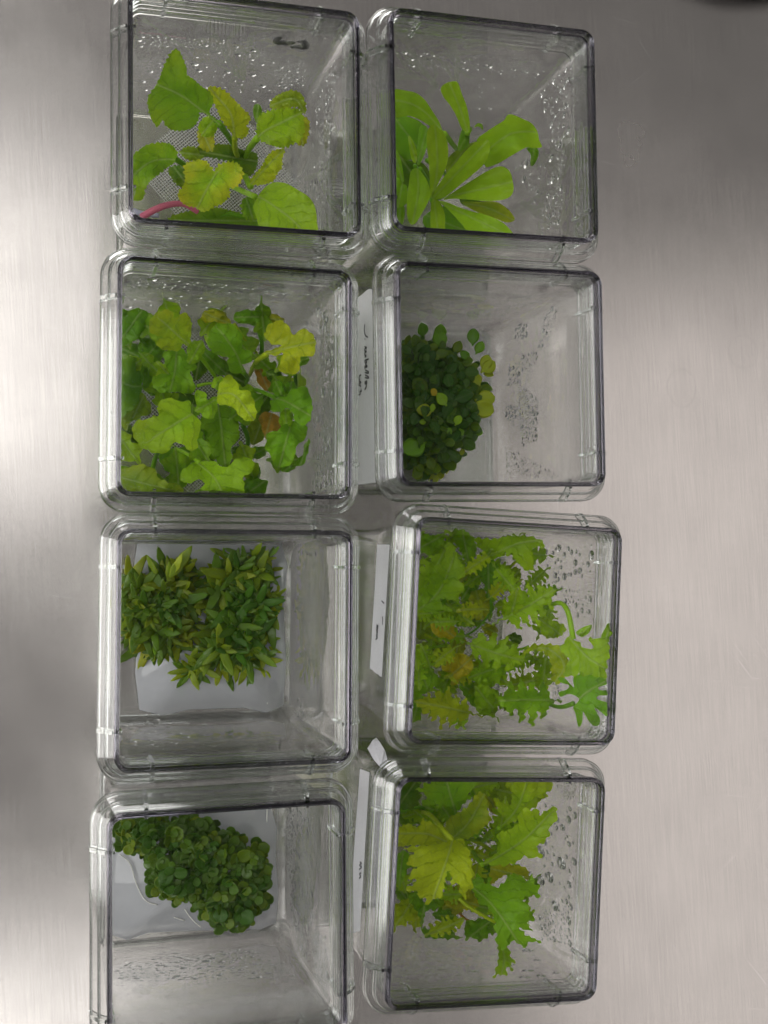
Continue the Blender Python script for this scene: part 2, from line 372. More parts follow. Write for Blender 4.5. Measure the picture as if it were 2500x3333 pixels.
# ------------------------------------------------------------ leaves
COLS = {'y': (.42, .54, .012), 'b': (.29, .52, .012), 'g': (.18, .41, .010), 'd': (.13, .33, .010), 'k': (.075, .20, .008),
        'Y': (.60, .46, .012), 'o': (.48, .25, .03), 'l': (.36, .40, .015), 'v': (.23, .37, .014)}
def proj_mid(p, mid):
    best = None; acc = 0; tot = sum((mid[i + 1] - mid[i]).length for i in range(len(mid) - 1))
    for i in range(len(mid) - 1):
        a, d = mid[i], mid[i + 1] - mid[i]; l = d.length; t = (p - a).dot(d) / l / l; tt = max(0 if i else -.5, min(1 if i < len(mid) - 2 else 1.5, t))
        q = a + d * tt; e = p - q; s = math.copysign(e.length, d.x * e.y - d.y * e.x)
        if best is None or e.length < abs(best[1]): best = ((acc + l * tt), s)
        acc += l
    return best[0], best[1], tot
def leaf(n, parent, pts, mid=None, z=(60, 65), arch=3, margin=.0012, col='g', yel=.3, teeth=0, tn=3, cup=2.0, wav=1.5, fold=4.0, name='leaf', petiole=None, seed=None, smooth=3, mats=None):
    rnd = random.Random(hash((round(pts[0][0]), round(pts[0][1]), len(pts))) if seed is None else seed)
    P2 = crom(pts, smooth, True)
    if teeth:
        m = len(P2); q = []; acc = 0
        sgn = 1 if sum(P2[i].x * P2[(i + 1) % m].y - P2[(i + 1) % m].x * P2[i].y for i in range(m)) > 0 else -1
        tl_ = tn * rnd.uniform(.8, 1.2); st_ = 0; am = 1
        for i, p in enumerate(P2):
            d = P2[(i + 1) % m] - p; l = d.length
            if l < 1e-3: continue
            nn = Vector((d.y, -d.x)) / l * sgn; k = max(1, int(math.ceil(l / (tn / 5))))
            for j in range(k):
                ph = (acc + l * j / k - st_) / tl_
                if ph >= 1: st_ += tl_; ph -= 1; tl_ = tn * rnd.uniform(.6, 1.6); am = tl_ / tn * rnd.uniform(.6, 1.2)
                q.append(p + d * (j / k) + nn * teeth * am * ((ph / .68 if ph < .68 else (1 - ph) / .32) - .4))
            acc += l
        P2 = q
    xs = [p.x for p in P2]; ys = [p.y for p in P2]; size = max(max(xs) - min(xs), max(ys) - min(ys))
    if mid is None:
        cxy = Vector((sum(xs) / len(xs), sum(ys) / len(ys))); far = max(P2, key=lambda p: (p - cxy).length); mid = [tuple(cxy * 2 - far), tuple(far)]
    mid = crom(mid, 4)
    g = size / 13; vs = [p.copy() for p in P2]; nb = len(vs)
    y = min(ys)
    while y < max(ys):
        x = min(xs)
        while x < max(xs):
            vs.append(Vector((x + rnd.uniform(-.3, .3) * g, y + rnd.uniform(-.3, .3) * g))); x += g
        y += g
    ov, oe, of, *_ = delaunay_2d_cdt(vs, [], [list(range(nb))], 1, 1e-3)
    s_ = REG[n][2]; V = []; lt = []; ls = []; le = []; hwm = max(abs(proj_mid(p, mid)[1]) for p in P2) or 1
    off = Vector((rnd.uniform(0, 50), rnd.uniform(0, 50), 0)); edge = [p for p in P2]
    mm = s_ / 9.5 / 1000                              # zoomed pixels to metres, roughly
    for p in ov:
        t, s, tot = proj_mid(p, mid); tr = max(-.1, min(1.15, t / tot)); sr = s / hwm
        zz = z[0] + (z[1] - z[0]) * tr + arch * math.sin(math.pi * max(0, min(1, tr))) - cup * sr * sr
        zz += .55 * math.exp(-(s * mm * 1000 / .9) ** 2) * -1
        zz += fold * size / 330 * abs(sr) ** .8
        nv = noise.noise(Vector((p.x / size * 3.2, p.y / size * 3.2, 0)) + off) + .5 * noise.noise(Vector((p.x / size * 8, p.y / size * 8, 3)) + off)
        zz += wav * nv * (.5 + 1.2 * abs(sr))
        V.append(inpt(n, *z2(n, p.x, p.y), zz / 1000, margin)); lt.append(t * mm); ls.append(s * mm)
        le.append(min(1, abs(sr) * .8 + max(0, tr - .6)))
    c = sum(V, Vector()) / len(V)
    me = mesh(name, [p - c for p in V], [tuple(f) for f in of])
    for k, dat in (('lt', lt), ('ls', ls), ('le', le)):
        a = me.attributes.new(k, 'FLOAT', 'POINT'); a.data.foreach_set('value', dat)
    o = link(name, me, mats or LEAF); put(o, parent, Matrix.Translation(c))
    k = COLS[col] if isinstance(col, str) else col; j = rnd.uniform(.88, 1.12)
    o.color = (k[0] * j * rnd.uniform(.92, 1.08), k[1] * j, k[2] * j, 1); o['yel'] = float(yel)
    if petiole: stem(n, o, petiole[0], petiole[1], petiole[2], col)
    return o
def put(o, parent, mtx):
    """parent keeping the world matrix (parent's own matrix_world must be current)"""
    o.parent = parent; o.matrix_parent_inverse = Matrix.Identity(4)
    o.matrix_basis = world(parent).inverted() @ mtx
def world(o):
    m = o.matrix_basis
    while o.parent: o = o.parent; m = o.matrix_basis @ m
    return m
def stem(n, parent, pts, zs, r, col='b', name='petiole'):
    P = crom([(*p, z_) for p, z_ in zip(pts, zs)], 5)
    W = [inpt(n, *z2(n, p.x, p.y), p.z / 1000) for p in P]; c = sum(W, Vector()) / len(W)
    k = r * REG[n][2] / 9.5 / 1000
    me = mesh(name, *tube([p - c for p in W], [k * (1.15 - .35 * i / len(W)) for i in range(len(W))]))
    o = link(name, me, STEM); put(o, parent, Matrix.Translation(c)); q = COLS[col] if isinstance(col, str) else col
    o.color = (q[0] * .95, q[1] * .95, q[2] * 1.4, 1); o['yel'] = 0.0; return o
def plant(n, name, label, cat='plant', group='plants growing in the culture boxes'):
    x, y, a = BOX[n]; e = empty(name, (x, y, .002)); return tag(e, label, cat, group)
def cut_leaf(cx_, cy_, ang, Ln, Wd, nl, rnd, depth=.6, tip=.16):
    """outline of a lobed leaf lying along ang, base at (cx_, cy_), in zoomed photo coordinates"""
    side = []
    for s in (1, -1):
        q = [(0, .03), (.16, .04)]
        for i in range(nl):
            t = .22 + .66 * i / nl; prof = math.sin(math.pi * min(1, (t + .12))) ** .7 * (.55 + .6 * t); dt = .66 / nl
            w1 = prof * rnd.uniform(.85, 1.15); w0 = w1 * (1 - depth) * rnd.uniform(.8, 1.2)
            q += [(t, w0), (t + dt * .35, w1 * .9), (t + dt * .62, w1), (t + dt * .75, w1 * .72)]
        q += [(.90, tip), (.95, tip * .75)]
        side.append([(t, s * w_ * .5) for t, w_ in q])
    pts = side[0] + [(1, 0)] + side[1][::-1]; ca, sa = math.cos(ang), math.sin(ang)
    f = lambda t, w_: (cx_ + ca * t * Ln - sa * w_ * Wd, cy_ + sa * t * Ln + ca * w_ * Wd)
    return [f(*p) for p in pts], [f(0, 0), f(.5, .02), f(1, 0)]
def undergrowth(n, P, poly, count, zr, cols, seed, Ln=(150, 260), asp=.6, nl=4, depth=.6, **k):
    rnd = random.Random(seed); xs = [p[0] for p in poly]; ys = [p[1] for p in poly]; got = []
    for _ in range(900):
        p = (rnd.uniform(min(xs), max(xs)), rnd.uniform(min(ys), max(ys)))
        if len(got) >= count: break
        if not inside(p, poly) or any((Vector(p) - Vector(g)).length < 70 for g in got): continue
        got.append(p); l_ = rnd.uniform(*Ln); a = rnd.uniform(0, 2 * math.pi); b = (p[0] - math.cos(a) * l_ / 2, p[1] - math.sin(a) * l_ / 2)
        e_ = (p[0] + math.cos(a) * l_ / 2, p[1] + math.sin(a) * l_ / 2)
        if not inside(e_, poly): a += math.pi; b, e_ = e_, b
        pts, mid = cut_leaf(*b, a, l_, l_ * asp * rnd.uniform(.8, 1.2), nl, rnd, depth)
        z_ = rnd.uniform(*zr); c = rnd.choice(cols)
        leaf(n, P, pts, mid, (z_ - 6, z_ + 6), col=c, seed=rnd.randrange(9999), **{**dict(yel=.3, cup=3, wav=2.5, smooth=2), **k})
def inside(p, poly):
    r = False; j = len(poly) - 1
    for i in range(len(poly)):
        a, b = poly[i], poly[j]
        if (a[1] > p[1]) != (b[1] > p[1]) and p[0] < (b[0] - a[0]) * (p[1] - a[1]) / (b[1] - a[1]) + a[0]: r = not r
        j = i
    return r
# ------------------------------------------------------------ plants, traced from each box
P = plant('L1', 'toothed_leaf_plant', 'plant with broad finely toothed leaves, some yellow, and one pink leaf stalk')
def L(n, p, pts, mid, z, col, **k): return leaf(n, p, pts, mid, z, col=col, **k)
T1 = dict(teeth=9, tn=22, cup=3, wav=2)
def l1(pts, mid, z, col, **k): return leaf('L1', P, pts, mid, z, col=col, **{**T1, **k})
l1([(600,830),(760,820),(850,850),(930,870),(940,930),(900,1000),(830,980),(780,920),(700,900),(620,880)], None, (22,28), 'k')
l1([(560,830),(500,860),(530,900),(600,920),(640,870)], None, (25,30), 'v')
l1([(420,1250),(640,1180),(760,1190),(920,1240),(950,1310),(700,1310)], None, (18,24), 'd')
l1([(850,1140),(920,1120),(935,1200),(920,1260),(860,1230)], None, (28,32), 'd')
l1([(600,740),(650,720),(690,760),(690,850),(650,860),(610,830)], None, (34,40), 'l', yel=.9)
l1([(650,660),(700,680),(715,720),(690,770),(640,780),(605,740),(610,700)], None, (52,50), 'b')
l1([(1120,700),(1200,660),(1235,700),(1225,780),(1200,830),(1150,800)], None, (52,50), 'l', yel=.8)
l1([(895,1030),(930,985),(960,950),(1000,880),(1050,850),(1095,850),(1080,900),(1080,950),(1050,990),(1030,1030),(970,1050),(910,1050)], [(905,1045),(990,950),(1085,855)], (45,55), 'y', yel=.6)
l1([(660,495),(710,495),(760,520),(810,570),(850,610),(890,650),(900,680),(880,710),(890,750),(860,785),(810,780),(790,750),(740,690),(700,600),(665,540)], [(810,780),(790,650),(720,560),(670,500)], (48,60), 'y', yel=.7, petiole=([(810,780),(815,860),(850,930)],(48,35,12),16))
l1([(1010,590),(1040,550),(1100,520),(1150,515),(1190,535),(1210,580),(1215,640),(1190,640),(1170,610),(1120,612),(1060,620),(1015,615)], [(1205,640),(1150,560),(1020,600)], (62,60), 'v', arch=5)
l1([(915,640),(920,600),(945,590),(965,620),(960,660),(935,700)], None, (48,55), 'd', teeth=0)
l1([(220,910),(260,860),(310,825),(370,812),(430,815),(470,840),(485,880),(470,920),(430,950),(380,990),(330,1030),(300,1080),(290,1130),(240,1140),(205,1100)], [(485,910),(430,905),(330,920),(230,1000)], (45,58), 'g', arch=8, petiole=([(475,905),(530,940),(640,1010),(850,960)],(46,40,28,12),15))
l1([(430,960),(520,940),(560,1000),(540,1060),(480,1050)], None, (30,34), 'k')
l1([(740,720),(700,672),(665,640),(690,580),(670,525),(620,490),(575,450),(540,425),(535,380),(510,320),(490,285),(465,283),(440,310),(410,370),(385,440),(360,490),(330,530),(315,570),(325,640),(345,690),(375,720),(400,680),(420,715),(460,740),(520,742),(570,725),(605,680),(610,640),(650,650),(690,690)], [(740,720),(600,610),(510,545),(430,505),(340,470)], (60,78), 'g', arch=6, yel=.25, petiole=([(720,700),(790,800),(850,930)],(60,38,12),17))
l1([(940,690),(950,660),(1000,630),(1060,620),(1130,615),(1180,625),(1200,670),(1205,740),(1190,790),(1150,815),(1090,840),(1030,830),(980,810),(935,770)], [(930,790),(990,740),(1090,690),(1195,640)], (60,74), 'b', arch=4, yel=.3, teeth=11, petiole=([(940,785),(890,850),(860,940)],(60,38,12),18))
l1([(530,930),(560,918),(620,908),(665,930),(692,975),(715,940),(760,922),(820,925),(855,965),(855,1010),(825,1060),(780,1070),(785,1105),(750,1150),(690,1180),(630,1205),(590,1180),(540,1170),(500,1140),(487,1100),(515,1060),(530,1020),(522,980)], [(705,985),(660,1060),(600,1180)], (80,74), 'b', yel=1.25, teeth=12, arch=2, cup=5, petiole=([(705,990),(760,1010),(850,960)],(78,50,12),12))
l1([(930,1140),(960,1090),(1000,1050),(1050,1035),(1110,1045),(1170,1080),(1220,1110),(1255,1150),(1272,1200),(1278,1260),(1275,1330),(1150,1345),(1000,1330),(950,1290),(932,1230),(915,1180)], [(900,1110),(970,1130),(1060,1190),(1140,1250),(1210,1330)], (64,78), 'b', teeth=0, arch=4, yel=.1, petiole=([(930,1120),(830,1075),(790,1050),(830,960)],(64,45,30,12),15))
stem('L1', P, [(900,1060),(870,1000),(860,940)], (40,26,10), 18, 'b', 'stem')
q = stem('L1', P, [(280,1235),(350,1195),(430,1165),(520,1160),(600,1205)], (34,36,38,38,36), 19, (.66,.17,.18), 'petiole'); q['label'] = 'thick pink leaf stalk'
stem('L1', P, [(215,1190),(290,1215),(380,1225)], (22,24,24), 16, (.42,.42,.36), 'root_or_glint')
stem('L1', P, [(640,1225),(760,1215),(920,1245)], (24,26,22), 15, 'g', 'stem')

P = plant('R1', 'long_leaf_plant', 'light green plant with smooth narrow spoon-shaped leaves from one centre')
def r1(pts, mid, z, col='b', **k): return leaf('R1', P, pts, mid, z, col=col, **{**dict(teeth=0, cup=3, wav=1, yel=.1, mats=SMOOTH), **k})
r1([(235,690),(330,700),(400,730),(430,780),(400,880),(350,960),(280,930),(235,860)], None, (30,36), 'd')
r1([(240,880),(330,960),(420,980),(480,1090),(400,1160),(300,1110),(245,1040)], None, (18,24), 'k')
r1([(550,1235),(620,1300),(700,1395),(550,1390),(450,1390),(420,1300)], None, (20,28), 'd')
r1([(640,1190),(720,1195),(800,1220),(850,1240),(760,1260),(660,1230)], None, (28,34), 'k')
r1([(240,1060),(300,1100),(325,1130),(320,1220),(240,1245)], None, (50,44), 'g')
r1([(240,890),(280,940),(300,1040),(300,1095),(240,1060)], None, (46,52), 'g')
r1([(245,1240),(300,1230),(310,1280),(290,1355),(245,1345)], None, (44,36), 'g')
r1([(560,960),(620,900),(680,870),(740,850),(700,920),(620,1000),(560,1040)], None, (38,44), 'v')
r1([(650,1215),(750,1210),(850,1210),(910,1240),(950,1280),(968,1320),(920,1335),(850,1310),(760,1280)], [(650,1220),(800,1245),(968,1325)], (38,50), 'v', yel=.7)
r1([(395,770),(440,760),(450,820),(430,920),(385,990)], None, (40,46), 'g')
r1([(328,830),(345,822),(380,900),(378,975),(350,955)], None, (52,58), 'b')
r1([(625,885),(650,780),(690,760),(715,770),(700,810),(690,880),(640,905)], None, (44,60), 'd')
r1([(525,530),(555,500),(600,488),(630,500),(650,560),(675,620),(690,680),(700,760),(685,795),(650,770),(620,700),(580,630),(540,580)], [(688,795),(640,650),(575,495)], (58,78), petiole=([(688,790),(660,870),(640,960)],(58,40,20),17))
r1([(725,765),(745,740),(775,748),(778,780),(765,768),(745,758)], None, (56,58))
r1([(235,545),(320,545),(380,560),(430,600),(470,660),(510,720),(530,770),(548,805),(500,785),(450,750),(400,720),(330,695),(235,700)], [(548,805),(440,680),(340,620),(235,600)], (58,70), arch=8, petiole=([(545,800),(600,870),(645,930)],(58,46,24),16))
r1([(740,840),(800,790),(860,750),(905,722),(925,690),(962,690),(1020,715),(1070,740),(1105,790),(1115,840),(1132,880),(1100,888),(1040,885),(990,910),(930,945),(870,980),(800,1003),(780,960),(770,900)], [(760,960),(820,890),(950,800),(1080,790)], (58,70), arch=6, petiole=([(790,940),(640,1040),(480,1185)],(58,50,34),20))
r1([(1062,990),(1066,930),(1040,890),(1100,886),(1112,930),(1085,988)], None, (58,50), 'd')
r1([(540,1195),(620,1140),(700,1090),(780,1040),(850,1005),(900,1000),(940,1030),(955,1080),(962,1140),(940,1180),(890,1200),(800,1207),(700,1198),(600,1192)], [(500,1190),(700,1150),(955,1090)], (44,66))
r1([(345,1030),(380,1008),(415,1040),(450,1100),(462,1170),(440,1230),(400,1300),(370,1342),(340,1342),(322,1290),(322,1200),(332,1110)], [(382,1005),(390,1150),(355,1340)], (56,64))
r1([(468,1190),(510,1110),(560,1040),(620,970),(680,900),(740,850),(790,833),(817,850),(818,900),(800,960),(760,1010),(700,1060),(640,1110),(580,1160),(530,1192)], [(472,1192),(620,1040),(800,850)], (46,76), arch=4)
r1([(440,860),(445,790),(470,750),(510,765),(545,800),(567,870),(568,950),(550,1020),(520,1080),(490,1140),(470,1192),(460,1150),(455,1000)], [(472,1190),(505,1000),(490,760)], (46,76))
r1([(470,1205),(500,1198),(530,1230),(550,1290),(550,1350),(548,1400),(472,1400),(463,1300)], [(485,1195),(510,1400)], (48,68))
r1([(500,1205),(560,1213),(640,1245),(720,1270),(800,1290),(870,1320),(925,1360),(965,1425),(850,1425),(700,1395),(655,1350),(600,1290),(550,1240)], [(490,1200),(700,1300),(950,1420)], (48,72))
stem('R1', P, [(480,1195),(500,1185),(540,1170)], (46,26,6), 26, 'g', 'stem')
for a_, b_ in (((370,1000),(385,1010)), ((400,1010),(470,1120)), ((440,960),(560,1060))): stem('R1', P, [a_, b_, (520,1180)], (48,34,8), 12, 'g', 'stem')

P = plant('L2', 'lobed_leaf_plant', 'crowded mid green plant with rounded lobed leaves filling the box')
undergrowth('L2', P, [(195,410),(400,420),(700,430),(1000,430),(1200,500),(1260,800),(1250,1200),(1150,1300),(1000,1450),(195,1450)], 34, (24, 50), 'dgbgb', 31, (190, 300), .75, 2, .45, teeth=9, tn=60)
def l2(pts, mid, z, col='g', **k): return leaf('L2', P, pts, mid, z, col=col, **{**dict(teeth=9, tn=60, cup=4.5, wav=3, yel=.12), **k})
for pts, z, c in (([(185,420),(250,405),(330,400),(360,450),(330,520),(280,580),(185,600)], 42, 'd'), ([(330,560),(440,560),(450,660),(400,720),(320,700),(300,620)], 30, 'd'),
    ([(650,620),(720,640),(820,720),(800,780),(720,760),(670,700)], 30, 'd'), ([(330,720),(440,720),(440,820),(400,890),(330,860)], 32, 'd'), ([(640,1040),(705,1060),(705,1160),(640,1150)], 34, 'd'),
    ([(830,1200),(900,1190),(920,1240),(870,1265)], 36, 'd'), ([(950,900),(1050,890),(1060,980),(1010,1010),(960,980)], 34, 'k'), ([(940,1200),(1030,1190),(1030,1240),(960,1260)], 36, 'd'),
    ([(900,1290),(1000,1310),(990,1370),(930,1370)], 34, 'd'), ([(900,1385),(1030,1380),(1040,1420),(1000,1485),(890,1485)], 40, 'd'), ([(1030,760),(1110,750),(1130,800),(1080,830)], 46, 'k'),
    ([(600,640),(700,650),(690,760),(620,800)], 22, 'k'), ([(420,900),(600,880),(640,960),(520,1000)], 20, 'k'), ([(640,1180),(720,1180),(740,1270),(650,1270)], 24, 'k'), ([(220,1060),(300,1100),(320,1200),(250,1220),(200,1150)], 26, 'k'),
    ([(420,1230),(560,1190),(650,1230),(620,1290),(500,1340),(440,1300)], 26, 'd'), ([(800,760),(900,770),(930,830),(870,850)], 28, 'k'), ([(190,600),(260,590),(330,640),(320,700),(190,690)], 24, 'd'),
    ([(1140,830),(1200,820),(1210,880),(1150,900)], 54, 'd'), ([(1200,680),(1270,670),(1280,700),(1230,730)], 58, 'd'), ([(960,1020),(1060,1000),(1040,1120),(960,1180),(930,1100)], 20, 'v')): l2(pts, None, (z, z + 5), c)
l2([(660,440),(700,405),(770,405),(810,440),(840,490),(800,490),(740,470),(680,480)], None, (44,48), 'l', yel=1)
l2([(1000,440),(1060,425),(1110,440),(1140,460),(1080,480),(1030,500)], None, (46,50), 'l', yel=1)
l2([(970,740),(1010,730),(1040,760),(1065,830),(1050,870),(1010,850),(980,800)], None, (36,40), 'o', yel=.2)
l2([(995,1010),(1060,990),(1115,1040),(1110,1090),(1040,1110),(1030,1145),(1010,1080)], None, (42,46), 'o', yel=.3)
l2([(845,460),(870,415),(930,405),(1000,410),(1005,450),(970,490),(900,480)], None, (50,54), 'd')
l2([(190,1340),(240,1310),(320,1290),(390,1320),(430,1380),(500,1400),(540,1410),(530,1480),(190,1480)], None, (40,48), 'v', yel=.5)
l2([(300,880),(340,900),(380,980),(340,1010),(260,1040),(230,1100),(200,1050),(240,980)], None, (40,46), 'v')
l2([(185,680),(250,668),(310,700),(330,750),(320,850),(290,950),(230,1000),(185,1010)], [(330,840),(250,840),(185,800)], (44,56), 'd', arch=5)
l2([(1195,1280),(1240,1240),(1275,1140),(1282,1190),(1250,1290),(1220,1300)], None, (60,64), 'd')
l2([(1120,1310),(1190,1290),(1170,1330),(1130,1338)], None, (52,56), 'd')
l2([(700,560),(730,500),(790,480),(860,500),(890,540),(900,590),(895,625),(940,640),(955,690),(930,710),(890,720),(920,750),(900,770),(850,765),(820,740),(810,700),(830,680),(780,670),(720,640),(700,600)], [(905,765),(860,650),(770,520)], (50,62), 'g', petiole=([(900,760),(930,800),(900,850)],(50,40,20),12))
l2([(650,1040),(700,1000),(760,950),(830,960),(870,1020),(880,1100),(870,1160),(830,1190),(840,1250),(810,1310),(770,1290),(730,1240),(710,1180),(700,1110),(660,1080)], [(760,960),(780,1100),(800,1300)], (46,58), 'g')
l2([(440,650),(500,640),(560,630),(590,680),(640,730),(600,760),(620,820),(630,860),(590,885),(540,880),(500,870),(450,880),(410,870),(380,830),(390,790),(440,770),(480,775),(460,720)], [(520,640),(510,760),(480,880)], (64,58), 'g', yel=.15)
l2([(1035,1160),(1045,1110),(1090,1100),(1120,1080),(1160,1050),(1210,1050),(1260,1070),(1272,1110),(1240,1160),(1200,1200),(1200,1250),(1170,1290),(1120,1310),(1080,1290),(1060,1240),(1035,1210)], [(1180,1050),(1150,1160),(1110,1300)], (60,66), 'g')
l2([(1110,1000),(1160,970),(1190,1020),(1180,1080),(1130,1090)], None, (58,60), 'b')
l2([(1060,960),(1065,920),(1120,905),(1150,900),(1190,860),(1240,845),(1280,870),(1290,910),(1302,960),(1290,1020),(1270,1060),(1230,1060),(1200,1040),(1185,990),(1150,970),(1100,990),(1070,990)], [(1065,905),(1150,930),(1270,1000)], (62,74), 'g', yel=.05, petiole=([(1090,910),(1000,870),(920,850)],(62,50,30),12))
l2([(1070,860),(1080,820),(1110,808),(1145,840),(1142,890),(1120,905),(1090,900)], None, (60,66), 'g', yel=.05)
l2([(540,1350),(570,1310),(620,1285),(680,1275),(740,1275),(790,1310),(830,1290),(870,1260),(930,1250),(965,1290),(955,1330),(900,1370),(910,1420),(880,1490),(650,1490),(640,1440),(690,1400),(640,1380),(580,1400),(545,1380)], [(640,1280),(740,1370),(800,1490)], (58,72), 'b', petiole=([(650,1280),(600,1240),(520,1200)],(58,46,30),13))
l2([(590,600),(640,580),(675,585),(682,630),(660,680),(630,715),(590,705),(580,660)], None, (66,70), 'b')
l2([(360,500),(375,450),(420,412),(470,405),(500,420),(510,455),(540,430),(580,425),(600,460),(605,520),(600,570),(610,620),(560,600),(540,630),(490,640),(440,625),(405,610),(415,580),(445,560),(400,550),(365,530)], [(610,620),(540,560),(440,470)], (66,76), 'b', yel=.5, petiole=([(600,610),(670,690),(745,790)],(66,60,50),13))
l2([(720,830),(745,790),(780,785),(792,830),(760,862),(725,852)], None, (68,70), 'b')
l2([(620,900),(645,865),(685,880),(700,920),(745,900),(758,940),(745,1000),(720,1030),(680,1020),(650,990),(620,985),(640,950)], [(760,910),(690,950),(620,990)], (72,72), 'b')
l2([(410,960),(440,920),(490,910),(540,930),(590,925),(605,960),(600,1000),(640,1020),(660,1070),(640,1150),(640,1190),(610,1215),(570,1190),(530,1165),(490,1180),(470,1220),(420,1228),(350,1210),(300,1170),(268,1110),(270,1070),(300,1040),(350,1030),(400,1020),(415,1000)], [(650,980),(560,1030),(400,1130)], (70,76), 'b', yel=.3, petiole=([(640,985),(720,940),(790,880)],(70,66,50),13))
l2([(755,870),(775,820),(800,785),(845,788),(870,830),(880,860),(920,865),(955,900),(970,950),(980,1010),(960,1040),(920,1040),(880,1010),(850,970),(820,950),(770,950),(755,920)], [(750,890),(850,890),(960,1030)], (74,80), 'y', yel=.1)
l2([(1030,530),(1050,490),(1100,468),(1150,480),(1175,520),(1190,550),(1220,525),(1270,520),(1305,550),(1322,600),(1310,650),(1270,675),(1230,670),(1225,700),(1232,740),(1200,767),(1150,770),(1110,740),(1120,690),(1130,650),(1080,665),(1025,650),(1100,620),(1125,605),(1070,600),(1035,570)], [(1040,655),(1160,620),(1310,590)], (74,84), 'y', yel=.5, petiole=([(1040,655),(980,700),(940,780)],(74,55,30),14))
for pts, zs, r_, c in (([(850,480),(910,570),(985,655)], (46,44,36), 9, 'y'), ([(985,500),(1010,590),(1000,680),(950,740)], (50,45,40,25), 13, 'd'), ([(380,1330),(400,1250),(430,1190)], (46,38,20), 13, 'g'),
    ([(640,840),(690,828),(730,825)], (52,54,56), 9, 'b'), ([(260,480),(310,570),(390,650)], (44,42,30), 9, 'g'), ([(900,1060),(930,1150),(920,1250)], (40,34,26), 14, 'd'), ([(1200,770),(1205,840),(1190,880)], (60,50,44), 10, 'k')):
    stem('L2', P, pts, zs, r_, c, 'stem')

MZ = dict(teeth=11, tn=36, cup=3.5, wav=3.2, yel=.2, smooth=3)
P = plant('R3', 'jagged_leaf_plant', 'tangled plant with deeply cut jagged leaves and three yellow seed leaves')
undergrowth('R3', P, [(350,240),(700,250),(1050,280),(1120,560),(1180,760),(1150,950),(1120,1200),(850,1230),(650,1360),(340,1370)], 40, (26, 56), 'bbgbyb', 32, (170, 300), .62, 5, .62, teeth=14, tn=46)
undergrowth('R3', P, [(350,300),(620,320),(900,450),(1100,600),(1150,850),(900,1000),(600,1250),(350,1300)], 12, (58, 68), 'bby', 36, (170, 260), .62, 5, .62, teeth=14, tn=46)
def r3(pts, mid, z, col='b', **k): return leaf('R3', P, pts, mid, z, col=col, **{**MZ, **k})
for pts, z, c in (([(350,230),(450,250),(520,240),(500,320),(470,370),(400,350),(350,330)], 46, 'g'), ([(560,225),(640,225),(690,280),(700,340),(660,430),(620,360)], 44, 'g'), ([(350,480),(395,500),(370,580),(345,600)], 40, 'd'),
    ([(340,690),(420,690),(440,800),(380,840),(335,800)], 34, 'v'), ([(640,480),(720,480),(700,560),(650,620),(610,600)], 30, 'g'), ([(560,640),(700,720),(760,750),(640,770),(560,740)], 24, 'g'),
    ([(380,860),(520,860),(560,920),(480,1000),(380,940)], 26, 'v'), ([(600,1090),(720,1090),(800,1140),(760,1230),(680,1220)], 40, 'g'), ([(860,450),(950,440),(930,540),(870,560)], 30, 'v'),
    ([(700,1100),(810,1130),(830,1190),(760,1270),(700,1240)], 50, 'b'), ([(470,300),(540,290),(560,420),(500,420)], 30, 'd'), ([(330,1180),(400,1160),(380,1290),(325,1300)], 36, 'g'), ([(620,560),(680,560),(680,660),(620,640)], 22, 'v'),
    ([(1060,720),(1160,740),(1210,780),(1160,830),(1080,820)], 56, 'b'), ([(900,800),(960,830),(940,870),(890,850)], 40, 'k'), ([(450,600),(600,620),(600,700),(480,720)], 20, 'd'), ([(560,820),(640,830),(620,930),(550,930)], 24, 'l'), ([(720,1000),(780,1010),(760,1090),(690,1060)], 24, 'v')): r3(pts, None, (z, z + 6), c)
r3([(700,400),(800,390),(820,470),(810,560),(790,700),(770,740),(765,640),(740,520),(700,450)], None, (36,44), 'd')
r3([(660,590),(700,560),(750,570),(780,630),(770,690),(740,730),(690,720),(665,660)], None, (38,44), 'l', yel=1)
r3([(740,760),(800,755),(820,790),(780,820),(740,800)], None, (38,42), 'l', yel=1)
r3([(335,940),(390,950),(440,1000),(480,1050),(530,1090),(500,1110),(430,1120),(370,1180),(335,1170)], None, (48,54), 'g')
r3([(840,940),(930,930),(960,960),(900,1010),(850,1040),(820,1090),(760,1110),(700,1080),(640,1040),(690,1010),(780,1010)], [(960,940),(830,1020),(650,1040)], (52,50), 'b')
r3([(690,265),(760,270),(830,265),(870,255),(950,252),(1020,258),(1080,290),(1082,325),(1045,310),(1015,335),(1028,425),(990,452),(950,420),(920,390),(905,350),(880,365),(860,345),(830,372),(780,390),(735,395),(780,340),(725,330)], [(735,395),(850,330),(960,290),(1040,280)], (50,66), 'b', petiole=([(740,392),(690,430),(640,480)],(50,40,28),10))
r3([(500,990),(560,930),(620,920),(670,950),(682,1000),(650,1040),(610,1060),(590,1097),(550,1097),(570,1040),(520,1020)], None, (52,58), 'Y', yel=.8, teeth=0)['label'] = 'yellowed seed leaf'
r3([(440,740),(470,713),(520,720),(560,750),(587,790),(575,830),(530,842),(480,825),(445,790)], None, (58,62), 'Y', yel=.6, teeth=0)['label'] = 'bright yellow seed leaf'
r3([(350,655),(400,590),(365,560),(400,540),(440,520),(395,498),(370,485),(440,480),(450,455),(425,420),(418,393),(470,420),(500,405),(520,380),(525,300),(560,295),(585,340),(600,390),(630,430),(630,480),(600,500),(625,530),(632,560),(600,590),(605,642),(570,620),(540,610),(500,610),(500,640),(555,660),(555,682),(520,680),(490,670),(497,712),(468,705),(450,690),(400,680)], [(345,690),(450,610),(510,530),(560,400)], (60,72), 'b', smooth=3)
